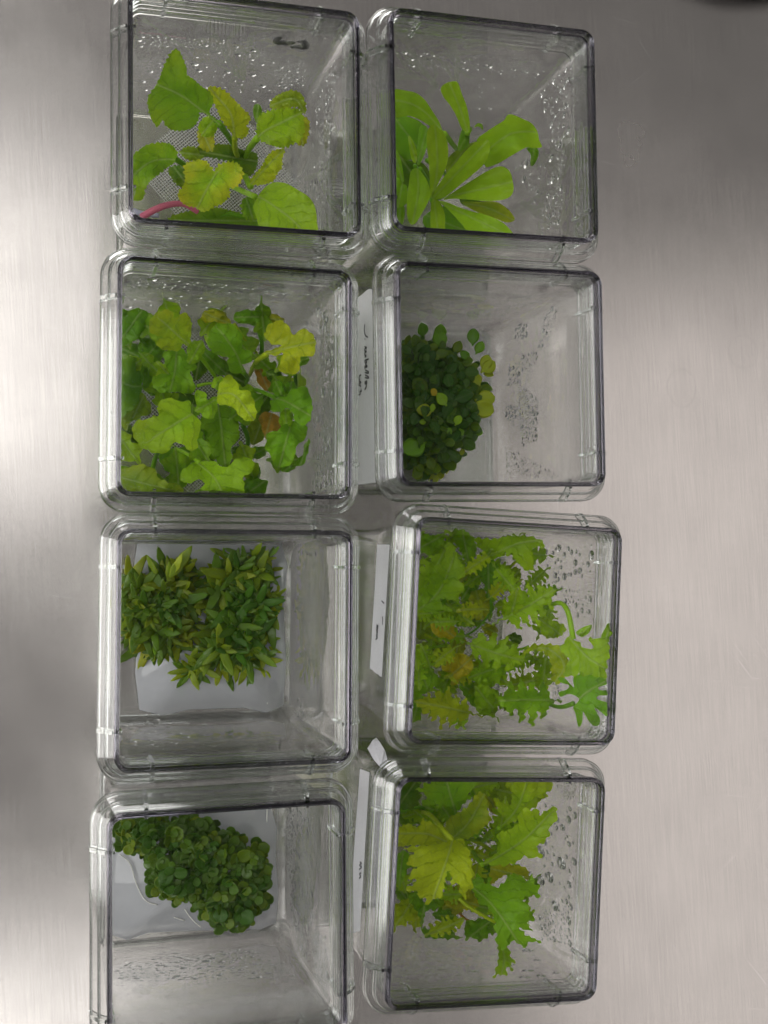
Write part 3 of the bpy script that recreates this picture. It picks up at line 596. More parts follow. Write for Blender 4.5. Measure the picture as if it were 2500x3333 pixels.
for q_, (bx, by, tx, ty, wd, z_, c_, nl_) in enumerate(((800,750,1150,555,300,(58,72),'b',5), (730,1275,350,1195,270,(60,72),'y',5), (600,845,975,965,260,(54,64),'b',4), (330,700,520,330,270,(60,70),'b',6), (1190,1190,820,1190,330,(70,78),'g',4), (960,960,650,1060,200,(50,54),'b',6))):
    ln_ = math.hypot(tx - bx, ty - by); pts, mid = cut_leaf(bx, by, math.atan2(ty - by, tx - bx), ln_, wd, nl_, random.Random(70 + q_), .58, .2)
    r3(pts, mid, z_, c_, teeth=14, tn=38, smooth=3, wav=3.5)
r3([(940,960),(1000,880),(1060,870),(1140,870),(1190,900),(1222,960),(1212,1040),(1170,1092),(1128,1070),(1130,1010),(1110,940),(1060,905),(1000,912)], [(945,960),(1080,885),(1200,980),(1150,1080)], (62,72), 'y', yel=.4)
r3([(1200,840),(1240,828),(1290,870),(1340,900),(1360,880),(1348,828),(1400,840),(1440,800),(1482,780),(1470,860),(1450,930),(1440,1000),(1430,1060),(1380,1050),(1300,1040),(1240,1050),(1205,1045),(1200,1010),(1230,960),(1170,890),(1195,870)], [(1225,825),(1330,940),(1440,1010)], (86,95), 'b', yel=.05, margin=.0003, teeth=16, tn=52, petiole=([(1250,840),(1225,700),(1190,640),(1140,638),(1085,675)],(78,76,72,68,60),15))
r3([(1165,1058),(1200,1060),(1240,1100),(1256,1112),(1250,1060),(1290,1038),(1340,1040),(1400,1050),(1452,1080),(1430,1100),(1395,1110),(1400,1130),(1452,1130),(1446,1156),(1395,1160),(1385,1180),(1442,1200),(1452,1240),(1440,1277),(1405,1250),(1370,1230),(1402,1290),(1390,1332),(1350,1320),(1315,1265),(1305,1250),(1302,1310),(1280,1337),(1262,1260),(1250,1225),(1285,1180),(1230,1150),(1180,1167),(1168,1140),(1215,1125),(1225,1100),(1178,1085)], [(1250,1205),(1330,1140),(1430,1080)], (89,94), 'g', yel=0, margin=.0003, teeth=0, petiole=([(1250,1205),(1180,1225),(1110,1210)],(80,70,60),13))
r3([(1265,800),(1310,770),(1357,758),(1342,800),(1300,827)], None, (93,95), 'b', yel=0, teeth=0, margin=.0003); r3([(1408,830),(1430,780),(1450,748),(1482,772),(1480,800),(1450,852)], None, (93,95.5), 'b', yel=0, teeth=0, margin=.0003)
for pts, zs, r_, c in (([(330,905),(430,890),(540,870)], (44,44,40), 9, 'b'), ([(370,795),(440,830),(510,860)], (40,40,38), 11, 'y'), ([(640,1050),(720,1080),(800,1090)], (44,46,44), 10, 'b'), ([(650,280),(655,380),(640,470)], (46,42,34), 9, 'b'),
    ([(700,430),(660,480),(630,520)], (40,36,30), 10, 'y'), ([(920,400),(870,460),(820,540)], (40,34,28), 8, 'y'), ([(440,950),(480,890),(500,860)], (34,34,30), 12, 'y'), ([(780,620),(775,690),(700,780),(620,830)], (48,46,42,36), 7, 'd'), ([(820,890),(930,900),(1000,880)], (54,56,58), 9, 'b'), ([(640,1060),(655,1130),(640,1180)], (34,30,26), 10, 'v'), ([(600,700),(700,705),(780,715)], (26,26,24), 12, 'v')): stem('R3', P, pts, zs, r_, c, 'stem')

P = plant('R4', 'jagged_leaf_plant', 'plant with saw-edged leaves around one large yellow-green hand-shaped leaf')
undergrowth('R4', P, [(295,260),(600,260),(1000,260),(1120,420),(1050,700),(1080,900),(1000,1080),(800,1150),(500,1100),(290,1050)], 34, (24, 52), 'bbgbby', 33, (180, 300), .6, 5, .55, teeth=14, tn=46)
def r4(pts, mid, z, col='b', **k): return leaf('R4', P, pts, mid, z, col=col, **{**MZ, **k})
for pts, z, c in (([(295,260),(420,250),(440,330),(420,400),(350,420),(295,380)], 36, 'k'), ([(770,260),(900,240),(980,250),(972,392),(900,370),(850,350),(800,310)], 40, 'v'), ([(300,420),(420,400),(540,440),(580,500),(480,500),(320,500)], 24, 'd'),
    ([(450,390),(600,400),(640,460),(560,480)], 30, 'g'), ([(740,770),(850,740),(900,800),(820,860),(750,840)], 30, 'd'), ([(290,880),(350,860),(400,930),(350,980)], 30, 'd'), ([(560,960),(700,990),(640,1040),(590,1020)], 26, 'l'), ([(820,300),(870,340),(890,440),(840,420)], 34, 'l')): r4(pts, None, (z, z + 6), c)
r4([(455,1110),(470,1100),(490,1118),(510,1098),(530,1112),(560,1098),(580,1105),(600,1060),(625,1110),(650,1150),(690,1165),(600,1168),(500,1165),(460,1145)], None, (26,32), 'd')
r4([(508,1030),(535,1010),(560,985),(590,1005),(620,1005),(660,1040),(650,1060),(640,1085),(615,1060),(580,1065),(545,1058)], None, (30,34), 'd')
r4([(700,1085),(730,1060),(760,1062),(790,1050),(850,1060),(880,1100),(870,1150),(840,1140),(820,1170),(780,1182),(740,1160),(708,1178)], None, (40,46), 'd')
r4([(370,925),(420,895),(470,960),(540,935),(585,960),(530,1000),(480,1005),(462,1060),(448,1118),(440,1040),(400,980)], None, (46,52), 'd')
r4([(600,880),(680,860),(740,890),(780,950),(760,1000),(690,1000),(640,1030),(620,990),(580,960)], None, (40,46), 'l', yel=.8)
r4([(855,745),(950,740),(1060,760),(1070,830),(1040,810),(960,790),(900,820),(850,855)], None, (46,52), 'l', yel=.7)
r4([(265,1010),(320,960),(370,935),(385,975),(420,1000),(425,1065),(370,1070),(350,1100),(320,1085),(270,1140)], None, (44,50), 'y', yel=.5)
r4([(290,690),(360,660),(385,720),(360,790),(340,830),(320,875),(300,830),(290,780)], None, (52,56), 'g')
r4([(580,570),(600,480),(660,440),(720,400),(780,320),(805,325),(820,340),(840,400),(830,420),(852,480),(800,530),(740,580),(680,600),(620,610)], [(610,600),(720,500),(810,340)], (50,64), 'v', yel=.6, petiole=([(620,605),(700,590),(850,600)],(50,40,24),14))
r4([(408,302),(460,290),(470,260),(495,235),(560,232),(640,232),(700,236),(795,248),(755,290),(722,330),(735,350),(700,380),(660,430),(650,462),(620,420),(580,390),(560,405),(530,388),(495,395),(452,382),(480,350),(458,320)], [(655,462),(630,380),(590,240)], (54,66), 'g', petiole=([(652,455),(660,520),(700,580)],(54,42,26),12))
r4([(990,236),(1100,236),(1195,236),(1212,290),(1175,320),(1180,345),(1140,365),(1110,405),(1060,430),(1020,470),(960,500),(900,525),(935,480),(905,440),(880,390),(873,348),(930,390),(970,392),(975,330)], [(900,525),(1000,420),(1070,240)], (54,72), 'b', yel=.5, petiole=([(905,522),(850,570),(780,620)],(54,42,26),15))
r4([(805,725),(880,680),(902,600),(888,560),(950,540),(1010,500),(1015,440),(1070,410),(1090,430),(1120,410),(1140,452),(1192,412),(1200,445),(1222,395),(1238,440),(1220,500),(1188,520),(1195,560),(1178,585),(1150,620),(1105,640),(1152,682),(1110,702),(1050,690),(990,730),(920,742),(860,742)], [(800,740),(900,690),(1050,590),(1180,460)], (54,74), 'b', yel=.3, teeth=17, tn=52, petiole=([(805,738),(770,700),(740,640)],(54,44,28),14))
r4([(742,862),(780,785),(800,835),(825,845),(845,815),(870,878),(930,840),(980,785),(1000,810),(1020,795),(1060,842),(1095,795),(1105,850),(1142,870),(1120,892),(1142,922),(1080,920),(1040,930),(1060,980),(1085,1010),(1105,1055),(1060,1080),(1095,1125),(1020,1105),(1060,1150),(1145,1185),(1065,1190),(1055,1225),(1005,1190),(960,1190),(930,1230),(890,1200),(880,1100),(870,1050),(850,1000),(780,950),(760,910)], [(760,880),(850,960),(940,1080),(1010,1190)], (56,72), 'g', yel=.1, arch=5, teeth=17, tn=48)
r4([(890,1175),(940,1200),(962,1250),(975,1290),(1002,1312),(965,1310),(982,1352),(940,1330),(945,1382),(900,1375),(870,1396),(888,1330),(898,1260)], [(910,1180),(930,1290),(910,1395)], (58,54), 'b', yel=.3)
r4([(300,540),(380,500),(400,520),(440,515),(455,470),(480,490),(520,500),(580,560),(600,620),(560,650),(480,630),(400,625),(300,630)], [(600,610),(480,560),(300,560)], (66,70), 'y', yel=.15, arch=4)
r4([(590,605),(660,588),(700,610),(720,660),(742,730),(745,800),(738,885),(715,882),(700,945),(675,890),(650,838),(622,838),(615,768),(590,810),(580,870),(558,940),(538,928),(512,950),(478,968),(470,925),(438,940),(430,895),(352,893),(400,855),(430,830),(375,820),(395,780),(425,755),(375,742),(372,705),(405,670),(345,645),(430,632),(520,620)], [(630,590),(600,700),(520,930)], (74,82), 'y', yel=.25, arch=5, teeth=17, tn=52, petiole=([(630,600),(560,520),(500,450),(440,430)],(74,70,56,30),15))
for pts, zs, r_, c in (([(600,865),(720,980),(880,1075)], (44,50,54), 12, 'y'), ([(600,990),(605,1040),(612,1100)], (30,30,28), 9, 'g'), ([(730,590),(800,620),(870,665)], (30,32,34), 12, 'y'), ([(330,430),(430,405),(510,440),(570,515)], (34,36,34,28), 10, 'g'), ([(670,1020),(700,1050),(745,1075)], (34,36,38), 7, 'o')): stem('R4', P, pts, zs, r_, c, 'stem')
# ------------------------------------------------------------ growing medium
GEL = {'L3': sheet_mat('gel_milky', (.97, .98, .98), .035, .5, (.74, .76, .81), .03), 'L4': None, 'R2': sheet_mat('gel_pale', (.97, .98, .97), .03, .16, (.75, .74, .70), .05),
       'x': sheet_mat('gel_clear', (.95, .955, .93), .03, .06, (.70, .68, .60), .05)}
GEL['L4'] = GEL['L3']
def flat_poly(n, pts, z0, z1, name, m, parent, smooth=3):
    """a slab of traced outline lying between two heights inside box n"""
    P2 = [p for p in crom(pts, smooth, True)]; k = len(P2)
    top = [inpt(n, *z2(n, p.x, p.y), z1, .0004) for p in P2]; bot = [Vector((p.x, p.y, z0)) for p in top]
    c = sum(top, Vector()) / k; c.z = z0
    cen = sum(top, Vector()) / k
    v = [p - c for p in bot] + [p - c for p in top] + [Vector((cen.x, cen.y, z1 + .0006)) - c]
    f = [(i, (i + 1) % k, (i + 1) % k + k, i + k) for i in range(k)] + [(i + k, (i + 1) % k + k, 2 * k) for i in range(k)]
    o = link(name, fixn(mesh(name, v, f)), m); put(o, parent, Matrix.Translation(c)); return o
flat_poly('L3', [(300,165),(700,168),(1125,175),(1135,600),(1132,1160),(900,1170),(600,1180),(310,1185),(302,700)], .0025, .0075, 'growing_medium', GEL['L3'], TOPS['L3'], 2)
flat_poly('L4', [(195,380),(500,250),(740,225),(1080,215),(1105,500),(1110,860),(900,895),(650,905),(400,915),(200,930)], .0025, .0065, 'growing_medium', GEL['L4'], TOPS['L4'], 2)
for n in ('L1', 'R1', 'L2', 'R2', 'R3', 'R4'):
    v, f = slab(hwi(.004) - .0003, .003, .0024, .0085 if n != 'R2' else .007)
    link('growing_medium', fixn(mesh('growing_medium', v, f, False)), GEL.get(n, GEL['x']), TOPS[n])

# ------------------------------------------------------------ mesh rafts under the plants
def raft(n, cxy, size, rot, z, label, col=None):
    rnd = random.Random(5); v, f = [], []; h = size / 2; st_ = .00098; k = int(size / st_)
    for d in (0, 1):
        for i in range(k + 1):
            o_ = -h + i * st_; w_ = .00013; seg = 14
            for j in range(seg + 1):
                t = -h + size * j / seg; zz = .00022 * math.sin(j * 2.6 + i * math.pi + d * math.pi) + .0006 * math.sin(t * 170 + 1)
                for s in (-1, 1):
                    p = (o_ + s * w_, t, zz) if d == 0 else (t, o_ + s * w_, zz + .0001)
                    v.append(p)
                if j: b = len(v) - 4; f.append((b, b + 1, b + 3, b + 2))
    c = pix(*z2(n, *cxy), z)
    o = link('mesh_raft', mesh('mesh_raft', v, f), col or THREAD); o.location = c; o.rotation_euler = (0, 0, rot)
    return tag(o, label, 'mesh sheet', 'plastic mesh sheets under the plants')
raft('L1', (710, 985), .046, R(38), .0105, 'white plastic mesh sheet lying under the toothed-leaf plant')
raft('L2', (620, 1000), .044, R(41), .0105, 'plastic mesh sheet mostly hidden under the lobed-leaf plant')
raft('R3', (640, 560), .040, R(40), .0105, 'plastic mesh sheet glimpsed under the jagged leaves beside yellow seed leaves')

# ------------------------------------------------------------ cushions of small leaves
def spoon(kind, seed):
    """small thick leaf along +Y from the origin, tip at y = 1, upper side +Z"""
    rnd = random.Random(seed); nu, nv = 9, 8; v, f, lt, ls, le = [], [], [], [], []
    bend = rnd.uniform(.05, .35); cup = rnd.uniform(.05, .16)
    for i in range(nu + 1):
        t = i / nu
        if kind == 'spoon': w_ = .07 + .30 * max(0, math.sin(math.pi * min(1, max(0, (t - .12) / .9)) ** .9)) ** .8
        elif kind == 'lance': w_ = .04 + .110 * max(0, math.sin(math.pi * t ** .8)) ** .9 * (1 + .12 * math.sin(t * 17 + seed))
        else: w_ = .10 + .42 * max(0, math.sin(math.pi * min(1, max(0, (t - .05) / .97)))) ** .65
        w_ *= 1 if t < .97 else .35
        th = .055 * (1 - .6 * t)
        for j in range(nv):
            a = 2 * math.pi * j / nv; x = math.cos(a) * w_; s = x / max(w_, 1e-4)
            z = math.sin(a) * th + cup * s * s * w_ * 2 + bend * (t * t) * (-1 if seed % 2 else .6) + .03 * math.sin(7 * t + seed) * s
            v.append((x, t, z)); lt.append(t * .006); ls.append(x * .006); le.append(abs(s) * .6)
    for i in range(nu):
        for j in range(nv):
            k = (j + 1) % nv; f.append((i * nv + j, i * nv + k, i * nv + nv + k, i * nv + nv + j))
    f.append(tuple(range(nv - 1, -1, -1))); f.append(tuple(range(nu * nv, nu * nv + nv)))
    me = mesh('leaf', v, f)
    for k, dat in (('lt', lt), ('ls', ls), ('le', le)):
        a = me.attributes.new(k, 'FLOAT', 'POINT'); a.data.foreach_set('value', dat)
    me.materials.append(FLESHY); return me
SP = {k: [spoon(k, s) for s in range(6)] for k in ('spoon', 'lance', 'round')}
def edist(p, poly):
    best = 1e9; p = Vector(p); j = len(poly) - 1
    for i in range(len(poly)):
        a, b = Vector(poly[j]), Vector(poly[i]); d = b - a; t = max(0, min(1, (p - a).dot(d) / max(d.length_squared, 1e-6)))
        best = min(best, (p - a - d * t).length); j = i
    return best
def place(n, parent, me, p, yaw, pitch, roll, size, col, yel=0.0):
    o = bpy.data.objects.new('leaf', me); C.objects.link(o)
    mt = Matrix.Translation(p) @ Matrix.Rotation(yaw, 4, 'Z') @ Matrix.Rotation(pitch, 4, 'X') @ Matrix.Rotation(roll, 4, 'Y') @ Matrix.Scale(size, 4)
    put(o, parent, mt); o.color = (*col, 1); o['yel'] = float(yel); return o
def lerp3(a, b, t): return tuple(x + (y - x) * t for x, y in zip(a, b))
def cushion(n, parent, poly, kind, count, zmax, size, dark, light, seed, clusters, edge_w=60, low=.006, inset=10):
    """rosettes of small leaves over a domed surface; the poly is in the box's zoomed photo coordinates"""
    rnd = random.Random(seed); xs = [p[0] for p in poly]; ys = [p[1] for p in poly]; s_ = REG[n][2]
    heads = []
    for _ in range(4000):
        p = (rnd.uniform(min(xs), max(xs)), rnd.uniform(min(ys), max(ys)))
        if inside(p, poly) and edist(p, poly) > inset and all((Vector(p) - Vector(h)).length > clusters for h in heads): heads.append(p)
    per = max(3, int(count / len(heads))); made = 0; under_v, under_f = [], []
    for hi, h in enumerate(heads):
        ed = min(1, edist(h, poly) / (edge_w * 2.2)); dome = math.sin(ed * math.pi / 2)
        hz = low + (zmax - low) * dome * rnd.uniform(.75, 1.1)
        hs = rnd.uniform(.7, 1.25); y0 = rnd.random() * 7; tone = rnd.random() ** 1.6
        for k in range(per):
            yaw = y0 + k * 2.4 + rnd.uniform(-.3, .3); inner = k / per
            ln = size * rnd.uniform(.6, 1.4) * hs * (1 - .35 * inner)
            pitch = R((rnd.uniform(-5, 40) + 48 * inner) * (.35 + .65 * dome))
            base = inpt(n, *z2(n, *h), hz - .0012 + .0012 * inner, .003)
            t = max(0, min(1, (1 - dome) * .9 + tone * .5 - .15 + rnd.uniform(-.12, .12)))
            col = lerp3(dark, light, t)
            tip = base + Vector((-math.sin(yaw), math.cos(yaw), 0)) * ln * math.cos(pitch)
            l = tolocal(n, tip)
            if max(abs(l.x), abs(l.y)) > hwi(hz) - .001: continue
            if made < 300:
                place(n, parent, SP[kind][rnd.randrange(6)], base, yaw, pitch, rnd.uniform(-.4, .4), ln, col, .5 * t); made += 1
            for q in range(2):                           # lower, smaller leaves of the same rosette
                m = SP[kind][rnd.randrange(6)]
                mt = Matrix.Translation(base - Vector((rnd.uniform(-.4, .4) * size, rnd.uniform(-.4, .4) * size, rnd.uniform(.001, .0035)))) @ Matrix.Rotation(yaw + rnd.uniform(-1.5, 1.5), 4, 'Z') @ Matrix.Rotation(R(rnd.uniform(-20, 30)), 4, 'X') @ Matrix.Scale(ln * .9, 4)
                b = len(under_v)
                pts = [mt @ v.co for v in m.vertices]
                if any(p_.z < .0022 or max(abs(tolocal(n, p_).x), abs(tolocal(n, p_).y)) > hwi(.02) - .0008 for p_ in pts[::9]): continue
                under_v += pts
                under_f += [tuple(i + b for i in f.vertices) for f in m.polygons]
    c = Vector((parent.location.x, parent.location.y, parent.location.z))
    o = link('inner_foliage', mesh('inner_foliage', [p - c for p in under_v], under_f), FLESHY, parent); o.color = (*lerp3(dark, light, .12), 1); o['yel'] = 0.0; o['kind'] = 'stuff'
    return heads

P = plant('R2', 'rosette_cushion', 'dark green cushion of glossy spoon-shaped leaves in the box with the big paper label')
pol = [(262,520),(320,570),(370,580),(450,545),(550,590),(640,625),(690,640),(740,660),(740,760),(790,850),(800,960),(770,1060),(750,1130),(700,1160),(660,1260),(600,1310),(540,1330),(470,1340),(420,1390),(350,1350),(270,1370)]
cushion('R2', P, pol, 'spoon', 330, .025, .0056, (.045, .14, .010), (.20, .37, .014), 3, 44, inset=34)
rnd = random.Random(8)
for (bx, by, tx, ty, z, c) in ((420,545,412,470,16,'d'),(520,560,525,480,14,'g'),(540,620,505,510,16,'g'),(715,600,722,500,18,'d'),(735,650,775,580,17,'g'),(700,680,650,640,20,'d'),(770,750,815,660,16,'y'),(765,760,850,700,16,'y'),(780,770,840,770,14,'y'),(700,960,840,990,20,'y'),(730,930,850,900,20,'y'),
    (480,990,390,985,28,'y'),(470,1000,480,950,30,'b'),(440,1050,405,1060,28,'b'),(500,900,465,860,28,'Y'),(560,960,510,890,29,'b'),(590,1130,560,1095,26,'g'),(610,1080,640,1020,26,'b'),(660,1140,640,1100,22,'g'),(720,1120,775,1120,14,'g'),(640,1260,660,1220,14,'y'),(520,1340,525,1400,10,'y'),(490,1350,480,1425,10,'y'),(460,1300,400,1380,12,'y'),(420,1330,405,1425,10,'g'),(440,1180,300,1240,24,'g'),(430,860,400,840,28,'k'),(760,840,730,770,16,'y'),(560,1370,555,1330,8,'y'),(300,1330,285,1290,12,'v')):
    a, b = inpt('R2', *z2('R2', bx, by), z / 1000), inpt('R2', *z2('R2', tx, ty), z / 1000 + .001); d = b - a
    if d.length > .014: continue
    place('R2', P, SP['spoon'][rnd.randrange(6)], a, math.atan2(-d.x, d.y), math.atan2(d.z, d.xy.length), rnd.uniform(-.5, .5), d.length * 1.05, COLS[c], .4 if c in 'yY' else 0)

P = plant('L3', 'spiky_clump', 'spiky green clump on the left of its box, one long yellow-green leaf on top', 'plant')
pol = [(150,470),(290,410),(370,430),(480,370),(600,370),(640,430),(650,560),(640,640),(590,740),(560,830),(480,830),(430,870),(370,830),(320,770),(150,730)]
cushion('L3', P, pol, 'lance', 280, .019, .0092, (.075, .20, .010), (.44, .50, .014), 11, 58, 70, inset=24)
rnd = random.Random(9)
for (bx, by, tx, ty, z, c) in ((480,420,605,255,22,'v'),(500,400,560,290,22,'y'),(410,400,350,315,18,'v'),(470,420,480,330,20,'v'),(440,820,435,890,12,'d'),(390,800,400,870,12,'d'),(330,740,290,785,14,'v'),(300,450,280,400,16,'k'),(260,640,200,720,14,'v')):
    a, b = inpt('L3', *z2('L3', bx, by), z / 1000), inpt('L3', *z2('L3', tx, ty), z / 1000 + .003); d = b - a
    if d.length > .016: continue
    place('L3', P, SP['lance'][rnd.randrange(6)], a, math.atan2(-d.x, d.y), math.atan2(d.z, d.xy.length), rnd.uniform(-.5, .5), d.length * 1.05, COLS[c], .4)
P = plant('L3', 'spiky_clump', 'larger spiky green clump against the right wall of its box, pale leaf tips', 'plant')
pol = [(700,400),(780,360),(800,300),(880,260),(940,310),(1060,280),(1100,400),(1060,450),(1110,500),(1120,640),(1050,740),(1080,800),(1060,840),(1030,940),(960,930),(870,950),(800,940),(740,920),(660,1000),(590,1000),(560,940),(610,870),(710,780),(720,640),(710,520)]
cushion('L3', P, pol, 'lance', 300, .020, .0092, (.075, .21, .010), (.44, .52, .014), 12, 58, 60, inset=24)
for (bx, by, tx, ty, z, c) in ((600,940,500,1018,8,'y'),(620,930,590,1000,9,'y'),(640,940,635,1010,9,'y'),(1030,930,1055,1000,9,'y'),(1000,930,1030,990,9,'y'),(1050,820,1118,860,12,'y'),(1050,780,1120,775,12,'v'),(880,920,870,985,9,'d'),(720,400,700,370,16,'d'),(800,300,780,250,16,'d'),(880,260,885,205,16,'d'),(960,300,1000,240,16,'v'),(1060,300,1112,245,16,'d'),(1070,430,1120,410,14,'d'),(1060,560,1140,480,16,'v')):
    a, b = inpt('L3', *z2('L3', bx, by), z / 1000), inpt('L3', *z2('L3', tx, ty), z / 1000 + .002); d = b - a
    if d.length > .016: continue
    place('L3', P, SP['lance'][rnd.randrange(6)], a, math.atan2(-d.x, d.y), math.atan2(d.z, d.xy.length), rnd.uniform(-.5, .5), d.length * 1.05, COLS[c], .4)

P = plant('L4', 'leafy_cushion', 'dense dark green cushion of tiny round leaves shaped like a slanting bean')
pol = [(190,300),(260,280),(400,268),(520,260),(650,268),(740,300),(880,370),(1000,420),(1050,430),(1075,500),(1095,580),(1065,740),(1035,820),(950,900),(850,925),(800,885),(710,860),(670,790),(550,760),(460,740),(390,670),(395,590),(370,500),(290,460),(205,390)]
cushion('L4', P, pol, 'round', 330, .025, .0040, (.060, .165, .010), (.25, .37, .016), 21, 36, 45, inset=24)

# ------------------------------------------------------------ condensation
SIDES = {'r': (Vector((1, 0, 0)), Vector((0, 1, 0))), 't': (Vector((0, 1, 0)), Vector((1, 0, 0))), 'b': (Vector((0, -1, 0)), Vector((1, 0, 0))), 'l': (Vector((-1, 0, 0)), Vector((0, 1, 0)))}
def wallpt(n, side, px, py, outer=False, off=0):
    """where the sight line through a photo point meets a wall of box n (local frame)"""
    ax, _ = SIDES[side]; a, b = tolocal(n, pix(px, py, 0)), tolocal(n, pix(px, py, .1)); w_ = hwo if outer else hwi
    f0, f1 = a.dot(ax) - w_(0) - off, b.dot(ax) - w_(.1) - off
    if abs(f1 - f0) < 1e-9: return None
    t = f0 / (f0 - f1); return a + (b - a) * t
def dome(c, nrm, up, r, asp, hgt, n=7):
    side = up.cross(nrm); v = [c + nrm * -.00002 + (side * math.cos(2 * math.pi * k / n) * r + up * math.sin(2 * math.pi * k / n) * r * asp) for k in range(n)]
    v += [c + nrm * hgt * .7 + (side * math.cos(2 * math.pi * k / n) * r * .68 + up * math.sin(2 * math.pi * k / n) * r * asp * .68) for k in range(n)]
    v.append(c + nrm * hgt)
    f = [(k, (k + 1) % n, (k + 1) % n + n, k + n) for k in range(n)] + [(k + n, (k + 1) % n + n, 2 * n) for k in range(n)] + [tuple(range(n - 1, -1, -1))]
    return v, f
def drops(n, specs, seed):
    """specs: (wall, traced region, count, smallest, largest radius in mm, aspect)"""
    rnd = random.Random(seed); V, F = [], []; big = []; taken = []
    for side, poly, cnt, r0, r1, asp in specs:
        ax, tg = SIDES[side]; up = Vector((0, 0, 1)); xs = [p[0] for p in poly]; ys = [p[1] for p in poly]; k = tries = 0
        cnt = int(cnt * (1.1 if n in ('L4', 'R2') else .8))
        while k < cnt and tries < cnt * 14:
            tries += 1; p = (rnd.uniform(min(xs), max(xs)), rnd.uniform(min(ys), max(ys)))
            if not inside(p, poly): continue
            q = wallpt(n, side, *z2(n, *p))
            if q is None or q.z < .004 or q.z > ZT - .017 or abs(q.dot(tg)) > hwi(q.z) - .003: continue
            r = (r0 + (r1 - r0) * rnd.random() ** 2.0) / 1000 * 1.5
            if any((q - o).length < (r + s) * 1.2 for o, s in taken[-160:]): continue
            taken.append((q, r)); k += 1
            v, f = dome(q, -ax, up, r, (asp * .75 + .1) * rnd.uniform(.8, 1.3), r * rnd.uniform(.20, .34), 10 if r > .0009 else 6)
            if r > .00105 and len(big) < 30: big.append((q, v, f))
            else: b = len(V); V += v; F += [tuple(i + b for i in g_) for g_ in f]
    if V:
        o = link('condensation', fixn(mesh('condensation', V, F)), WATER, TOPS[n]); o['kind'] = 'stuff'
    for q, v, f in big:
        o = link('water_drop', fixn(mesh('water_drop', [p - q for p in v], f)), WATER, TOPS[n]); o.location = q
drops('L1', [('t', [(220,180),(400,200),(800,230),(1000,310),(980,340),(700,300),(500,260),(220,270)], 170, .2, .9, .6), ('t', [(220,280),(700,300),(1200,330),(1200,480),(1000,620),(700,500),(300,520),(220,520)], 120, .15, 1.1, .7), ('t', [(1030,400),(1200,340),(1220,470),(1060,500)], 90, .15, .6, .8),
             ('r', [(1390,290),(1400,420),(1360,700),(1340,1000),(1320,1300),(1260,1310),(1290,900),(1270,600),(1350,380)], 420, .15, .8, 1.3), ('r', [(1130,850),(1260,780),(1290,1100),(1200,1100)], 60, .2, .8, 2)], 1)
drops('R1', [('t', [(250,300),(650,340),(900,400),(1200,420),(1100,480),(700,420),(250,420)], 60, .2, 1.4, .6), ('t', [(500,450),(1000,480),(950,640),(780,660),(520,700)], 26, .2, .9, .7),
             ('r', [(1120,430),(1290,370),(1290,800),(1230,1330),(1180,1330),(1220,900),(1130,700)], 130, .2, .9, 1.6), ('r', [(960,950),(1180,880),(1200,1100),(1060,1250),(980,1100)], 34, .3, 1.2, 2), ('r', [(1160,1150),(1270,1150),(1230,1340),(1130,1400),(1130,1300)], 90, .3, 1.0, 1.4)], 2)
drops('L2', [('t', [(220,200),(700,240),(1350,290),(1330,340),(700,300),(220,270)], 70, .3, 1.6, .7), ('t', [(230,300),(1200,350),(1150,400),(500,400),(230,390)], 60, .15, 1.5, .6), ('r', [(1240,420),(1400,340),(1430,700),(1410,1050),(1330,1060),(1340,700),(1280,600)], 70, .2, 1.6, 1.8),
             ('r', [(1300,1030),(1420,1050),(1410,1460),(1290,1460),(1330,1250)], 90, .2, 1.2, 2), ('r', [(1425,400),(1440,400),(1445,1440),(1425,1440)], 260, .15, .45, 1)], 3)
drops('R2', [('r', [(1255,280),(1240,360),(1170,560),(1080,720),(1000,760),(1000,820),(920,840),(930,740),(1000,680),(1110,600),(1150,400),(1220,320)], 260, .15, .9, 1.7), ('r', [(990,820),(1110,930),(1105,1170),(1010,1200),(990,1000)], 380, .12, .6, 1.4), ('r', [(910,950),(990,960),(960,1080),(910,1020)], 40, .2, .8, 2), ('r', [(910,1200),(1240,1380),(1240,1420),(1100,1390),(920,1370)], 160, .12, .5, 1.5),
             ('t', [(280,410),(700,400),(1000,350),(1260,280),(1150,320),(900,420),(600,460),(280,450)], 240, .15, .8, .6), ('r', [(970,440),(1040,450),(1040,560),(970,550)], 26, .3, .9, 2)], 4)
drops('L3', [('b', [(190,1280),(450,1230),(700,1270),(690,1340),(500,1380),(200,1430)], 90, .15, 1.2, .5), ('r', [(1200,220),(1320,240),(1320,300),(1220,300)], 8, .3, .7, 1.6), ('r', [(1200,1100),(1260,1110),(1240,1400),(1210,1400)], 5, .6, 1.2, 2)], 5)
drops('R3', [('r', [(1070,310),(1360,300),(1350,480),(1120,520)], 50, .2, 1.4, 1.7), ('r', [(1140,440),(1180,420),(1170,520),(1130,520)], 50, .2, .6, 1.5), ('r', [(1130,540),(1350,560),(1360,720),(1190,700)], 60, .2, .9, 1.3), ('r', [(1370,250),(1430,250),(1420,830),(1360,830)], 330, .2, .6, 1.2), ('r', [(1130,1080),(1190,1080),(1180,1180),(1130,1200)], 40, .2, .6, 1.6)], 6)
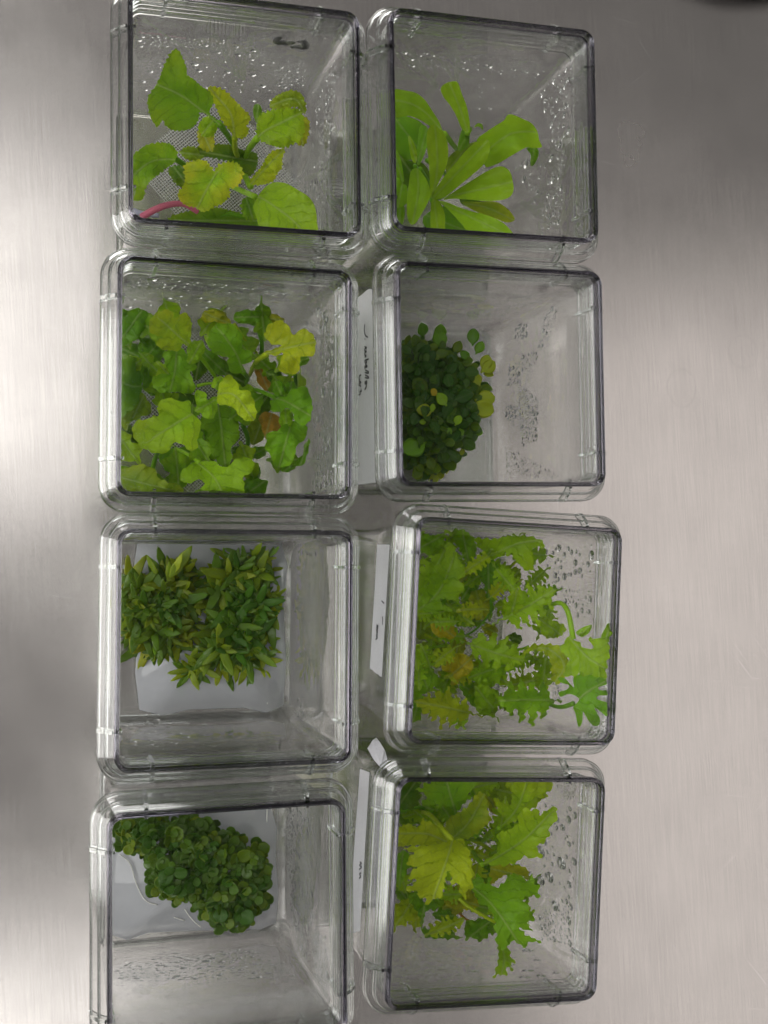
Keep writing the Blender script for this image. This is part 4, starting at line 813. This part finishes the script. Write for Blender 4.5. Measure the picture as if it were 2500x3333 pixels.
drops('L4', [('b', [(210,1130),(300,1080),(500,1020),(700,1050),(880,1000),(1100,1040),(1180,1110),(1250,1200),(1000,1170),(600,1180),(260,1190)], 520, .2, 1.0, .55), ('b', [(200,1180),(1150,1170),(1300,1260),(1250,1340),(250,1420),(200,1300)], 500, .1, .35, .7),
             ('r', [(1170,220),(1300,230),(1310,600),(1260,620),(1190,660),(1150,400)], 300, .15, .9, 1.7), ('r', [(1190,620),(1320,640),(1310,850),(1280,1060),(1220,960),(1190,760)], 330, .2, .8, 1.7), ('r', [(1300,900),(1400,950),(1400,1250),(1330,1150)], 160, .15, .6, 1.5)], 7)
drops('R4', [('r', [(1210,240),(1350,240),(1340,350),(1280,360)], 200, .15, .45, 1.3), ('r', [(1080,380),(1350,400),(1340,900),(1240,900),(1080,800)], 60, .3, 1.6, 1.8), ('r', [(1120,1040),(1340,900),(1330,1200),(1150,1180)], 110, .2, 1.3, 1.6),
             ('b', [(350,1190),(600,1170),(640,1400),(880,1390),(700,1180),(800,1240),(860,1400),(500,1440),(380,1260)], 420, .15, .6, .6), ('b', [(280,1200),(1200,1220),(1300,1370),(1100,1400),(500,1430),(280,1430)], 70, .3, 1.6, .5), ('r', [(1350,1040),(1420,1040),(1400,1240),(1340,1230)], 60, .3, .8, 1.2)], 8)

# ------------------------------------------------------------ labels, tape and writing
def wall_sheet(n, side, pts, name, m, th=.00015, smooth=1, off=.0002, parent=None):
    """a thin sheet stuck on the outside of a wall, outline in photo pixels"""
    ax, _ = SIDES[side]; q = [wallpt(n, side, *p, True, off) for p in pts]; k = len(q)
    v = q + [p + ax * th for p in q]
    f = [tuple(range(k - 1, -1, -1)), tuple(range(k, 2 * k))] + [(i, (i + 1) % k, (i + 1) % k + k, i + k) for i in range(k)]
    return link(name, fixn(mesh(name, v, f, False)), m, parent or TOPS[n])
def stroke(n, side, strokes, name, m, r, off=.0006, zs=None, parent=None):
    V, F = [], []; ax, _ = SIDES[side]
    for si, s in enumerate(strokes):
        P2 = crom(s, 5); q = [wallpt(n, side, p.x, p.y, True, off) for p in P2]
        rr = [r * (.55 + .45 * math.sin(math.pi * (i + .6) / (len(q) + .2))) for i in range(len(q))] if name == 'marker_scrawl' else r
        v, f = tube(q, rr, 6); v = [p - ax * (p - q[i // 6]).dot(ax) * .75 for i, p in enumerate(v)]
        b = len(V); V += v; F += [tuple(i + b for i in g_) for g_ in f]
    return link(name, fixn(mesh(name, V, F)), m, parent or TOPS[n])
def zz(o, s, pts): return [(o[0] + x * s, o[1] + y * s) for x, y in pts]
def torn(a, b, k, amp, rnd):
    a, b = Vector(a), Vector(b); d = b - a; nn = Vector((d.y, -d.x)).normalized()
    return [tuple(a + d * (i / k) + nn * (rnd.uniform(-amp, amp) if 0 < i < k else 0)) for i in range(k + 1)]
rnd = random.Random(4)
o, s = (1120, 900), 200 / 614
q = wall_sheet('R2', 'l', torn((1144, 985), (1201, 941), 8, 1, rnd) + [(1216, 941), (1222, 1571)] + torn((1210, 1571), (1142, 1582), 10, 1.2, rnd), 'paper_label', TAPE); q['label'] = 'white paper label with handwriting on the side wall'
stroke('R2', 'l', [zz(o, s, p) for p in ([(207,478),(201,520),(205,565),(216,592),(236,606)], [(206,620),(208,626)], [(204,700),(224,712),(206,724),(204,742),(222,748),(205,762),(205,782),(220,792),(207,806)],
    [(243,824),(222,832),(206,842),(212,866),(224,858),(214,842)], [(214,880),(230,896),(218,906),(207,894),(208,926)], [(214,936),(242,952),(240,966),(208,958)], [(210,984),(243,1004),(239,1016),(208,1010)], [(222,1040),(226,1066),(208,1072),(210,1048),(222,1092),(206,1128)],
    [(168,982),(152,996),(148,1020),(156,1034)], [(150,1048),(168,1056),(150,1072),(152,1088),(168,1096)], [(168,1124),(172,1146),(158,1146),(160,1176),(146,1182)])], 'handwriting', PEN, .00028)
o, s = (1120, 1640), 220 / 579
q = wall_sheet('R3', 'l', [(1230, 1773), (1268, 1773), (1243, 2203), (1236, 2200)] + torn((1234, 2196), (1205, 2176), 6, 2, rnd), 'label_tape', TAPE); q['label'] = 'strip of white tape with small handwriting on the side wall'
stroke('R3', 'l', [zz(o, s, p) for p in ([(278,1038),(290,1046),(276,1058),(290,1068),(274,1082),(288,1096),(276,1106)], [(286,1120),(274,1126),(284,1146),(270,1160)], [(322,832),(342,852)], [(328,966),(330,1000),(327,1036)])], 'handwriting', PEN, .00028)
o, s = (1100, 2380), 230 / 534
q = wall_sheet('R4', 'l', [(1173, 2503), (1203, 2514), (1172, 3030), (1150, 3036), (1151, 2810)], 'label_tape', TAPE); q['label'] = 'long strip of white tape along the side wall'
stroke('R4', 'l', [zz(o, s, p) for p in ([(166,988),(178,998),(162,1012),(178,1026),(160,1044)], [(174,1070),(162,1080),(172,1098),(160,1112)])], 'handwriting', PEN, .00026)
def flap():
    pts = [(1196, 2436), (1214, 2408)] + torn((1225, 2401), (1254, 2446), 8, 2.2, rnd) + [(1262, 2478), (1240, 2500), (1216, 2472)]
    V0 = [pix(*p, .083 + .0006 * math.sin(i * 1.7) - .006 * ((i % 9) > 5)) for i, p in enumerate(pts)]; c = sum(V0, Vector()) / len(V0); k = len(V0)
    v = [p - c for p in V0] + [p - c + Vector((0, 0, .0002)) for p in V0]
    f = [tuple(range(k)), tuple(range(2 * k - 1, k - 1, -1))] + [(i, (i + 1) % k, (i + 1) % k + k, i + k) for i in range(k)]
    o = link('tape_end', fixn(mesh('tape_end', v, f, False)), TAPE); put(o, TOPS['R4'], Matrix.Translation(c)); o['label'] = 'torn loose end of white tape at the box corner'
flap()
o, s = (820, 80), 240 / 1659
stroke('L1', 't', [zz(o, s, [(670,300),(600,300),(555,345),(560,395),(620,415),(690,402),(760,425),(820,430),(880,405),(955,425)]), zz(o, s, [(1040,395),(1120,378),(1185,405),(1208,460),(1180,515),(1100,520),(1000,495),(885,515)])], 'marker_scrawl', INK, .00150, .0003)['label'] = 'black marker scrawl on the far wall'

# black round thing reaching into the corner of the picture
c = pix(2500, -560, .02); v, f = [], []; nn = 64
for hr, z_ in ((.064, 0), (.066, .002), (.066, .012), (.064, .016), (.058, .018), (0.0001, .018)):
    v += [(hr * math.cos(2 * math.pi * k / nn), hr * math.sin(2 * math.pi * k / nn), z_) for k in range(nn)]
for i in range(5): f += [(i * nn + k, i * nn + (k + 1) % nn, i * nn + nn + (k + 1) % nn, i * nn + nn + k) for k in range(nn)]
f.append(tuple(range(nn - 1, -1, -1)))
o = link('black_base', mesh('black_base', v, f), BLACK); o.location = (c.x, c.y, .0005)
tag(o, 'rounded edge of a black object poking into the top right corner', 'equipment')

# pale rootlets and gel highlights modelled as solid white tubes around the clumps
ROOT_GLINT = plain('pale_root_glint', (.80, .80, .76), .25, .6)
tops = {o.name: o for o in C.objects if o.parent is None}
def root_glints(n, parent, lists, r=.00022):
    for pts in lists:
        W = [inpt(n, *z2(n, p.x, p.y), .0078 if n == 'L3' else .0072) for p in crom(pts, 5)]; c = sum(W, Vector()) / len(W)
        o = link('root_or_glint', mesh('root_or_glint', *tube([p - c for p in W], r, 6)), ROOT_GLINT); put(o, parent, Matrix.Translation(c))
root_glints('L3', tops['spiky_clump'], [[(505,815),(490,850),(525,890)], [(590,795),(605,815),(628,838)], [(430,350),(432,385)], [(560,960),(572,1000)], [(330,760),(345,800)]])
root_glints('L3', tops['spiky_clump.001'], [[(720,340),(715,400),(722,440)], [(745,550),(742,610)], [(1085,880),(1098,850)], [(800,985),(815,998)], [(1058,1105),(1040,1150)]])
root_glints('L4', tops['leafy_cushion'], [[(235,480),(295,530),(330,640),(380,735),(450,762)], [(600,785),(640,840),(690,885)], [(540,830),(600,850)], [(1060,225),(1058,300)]])
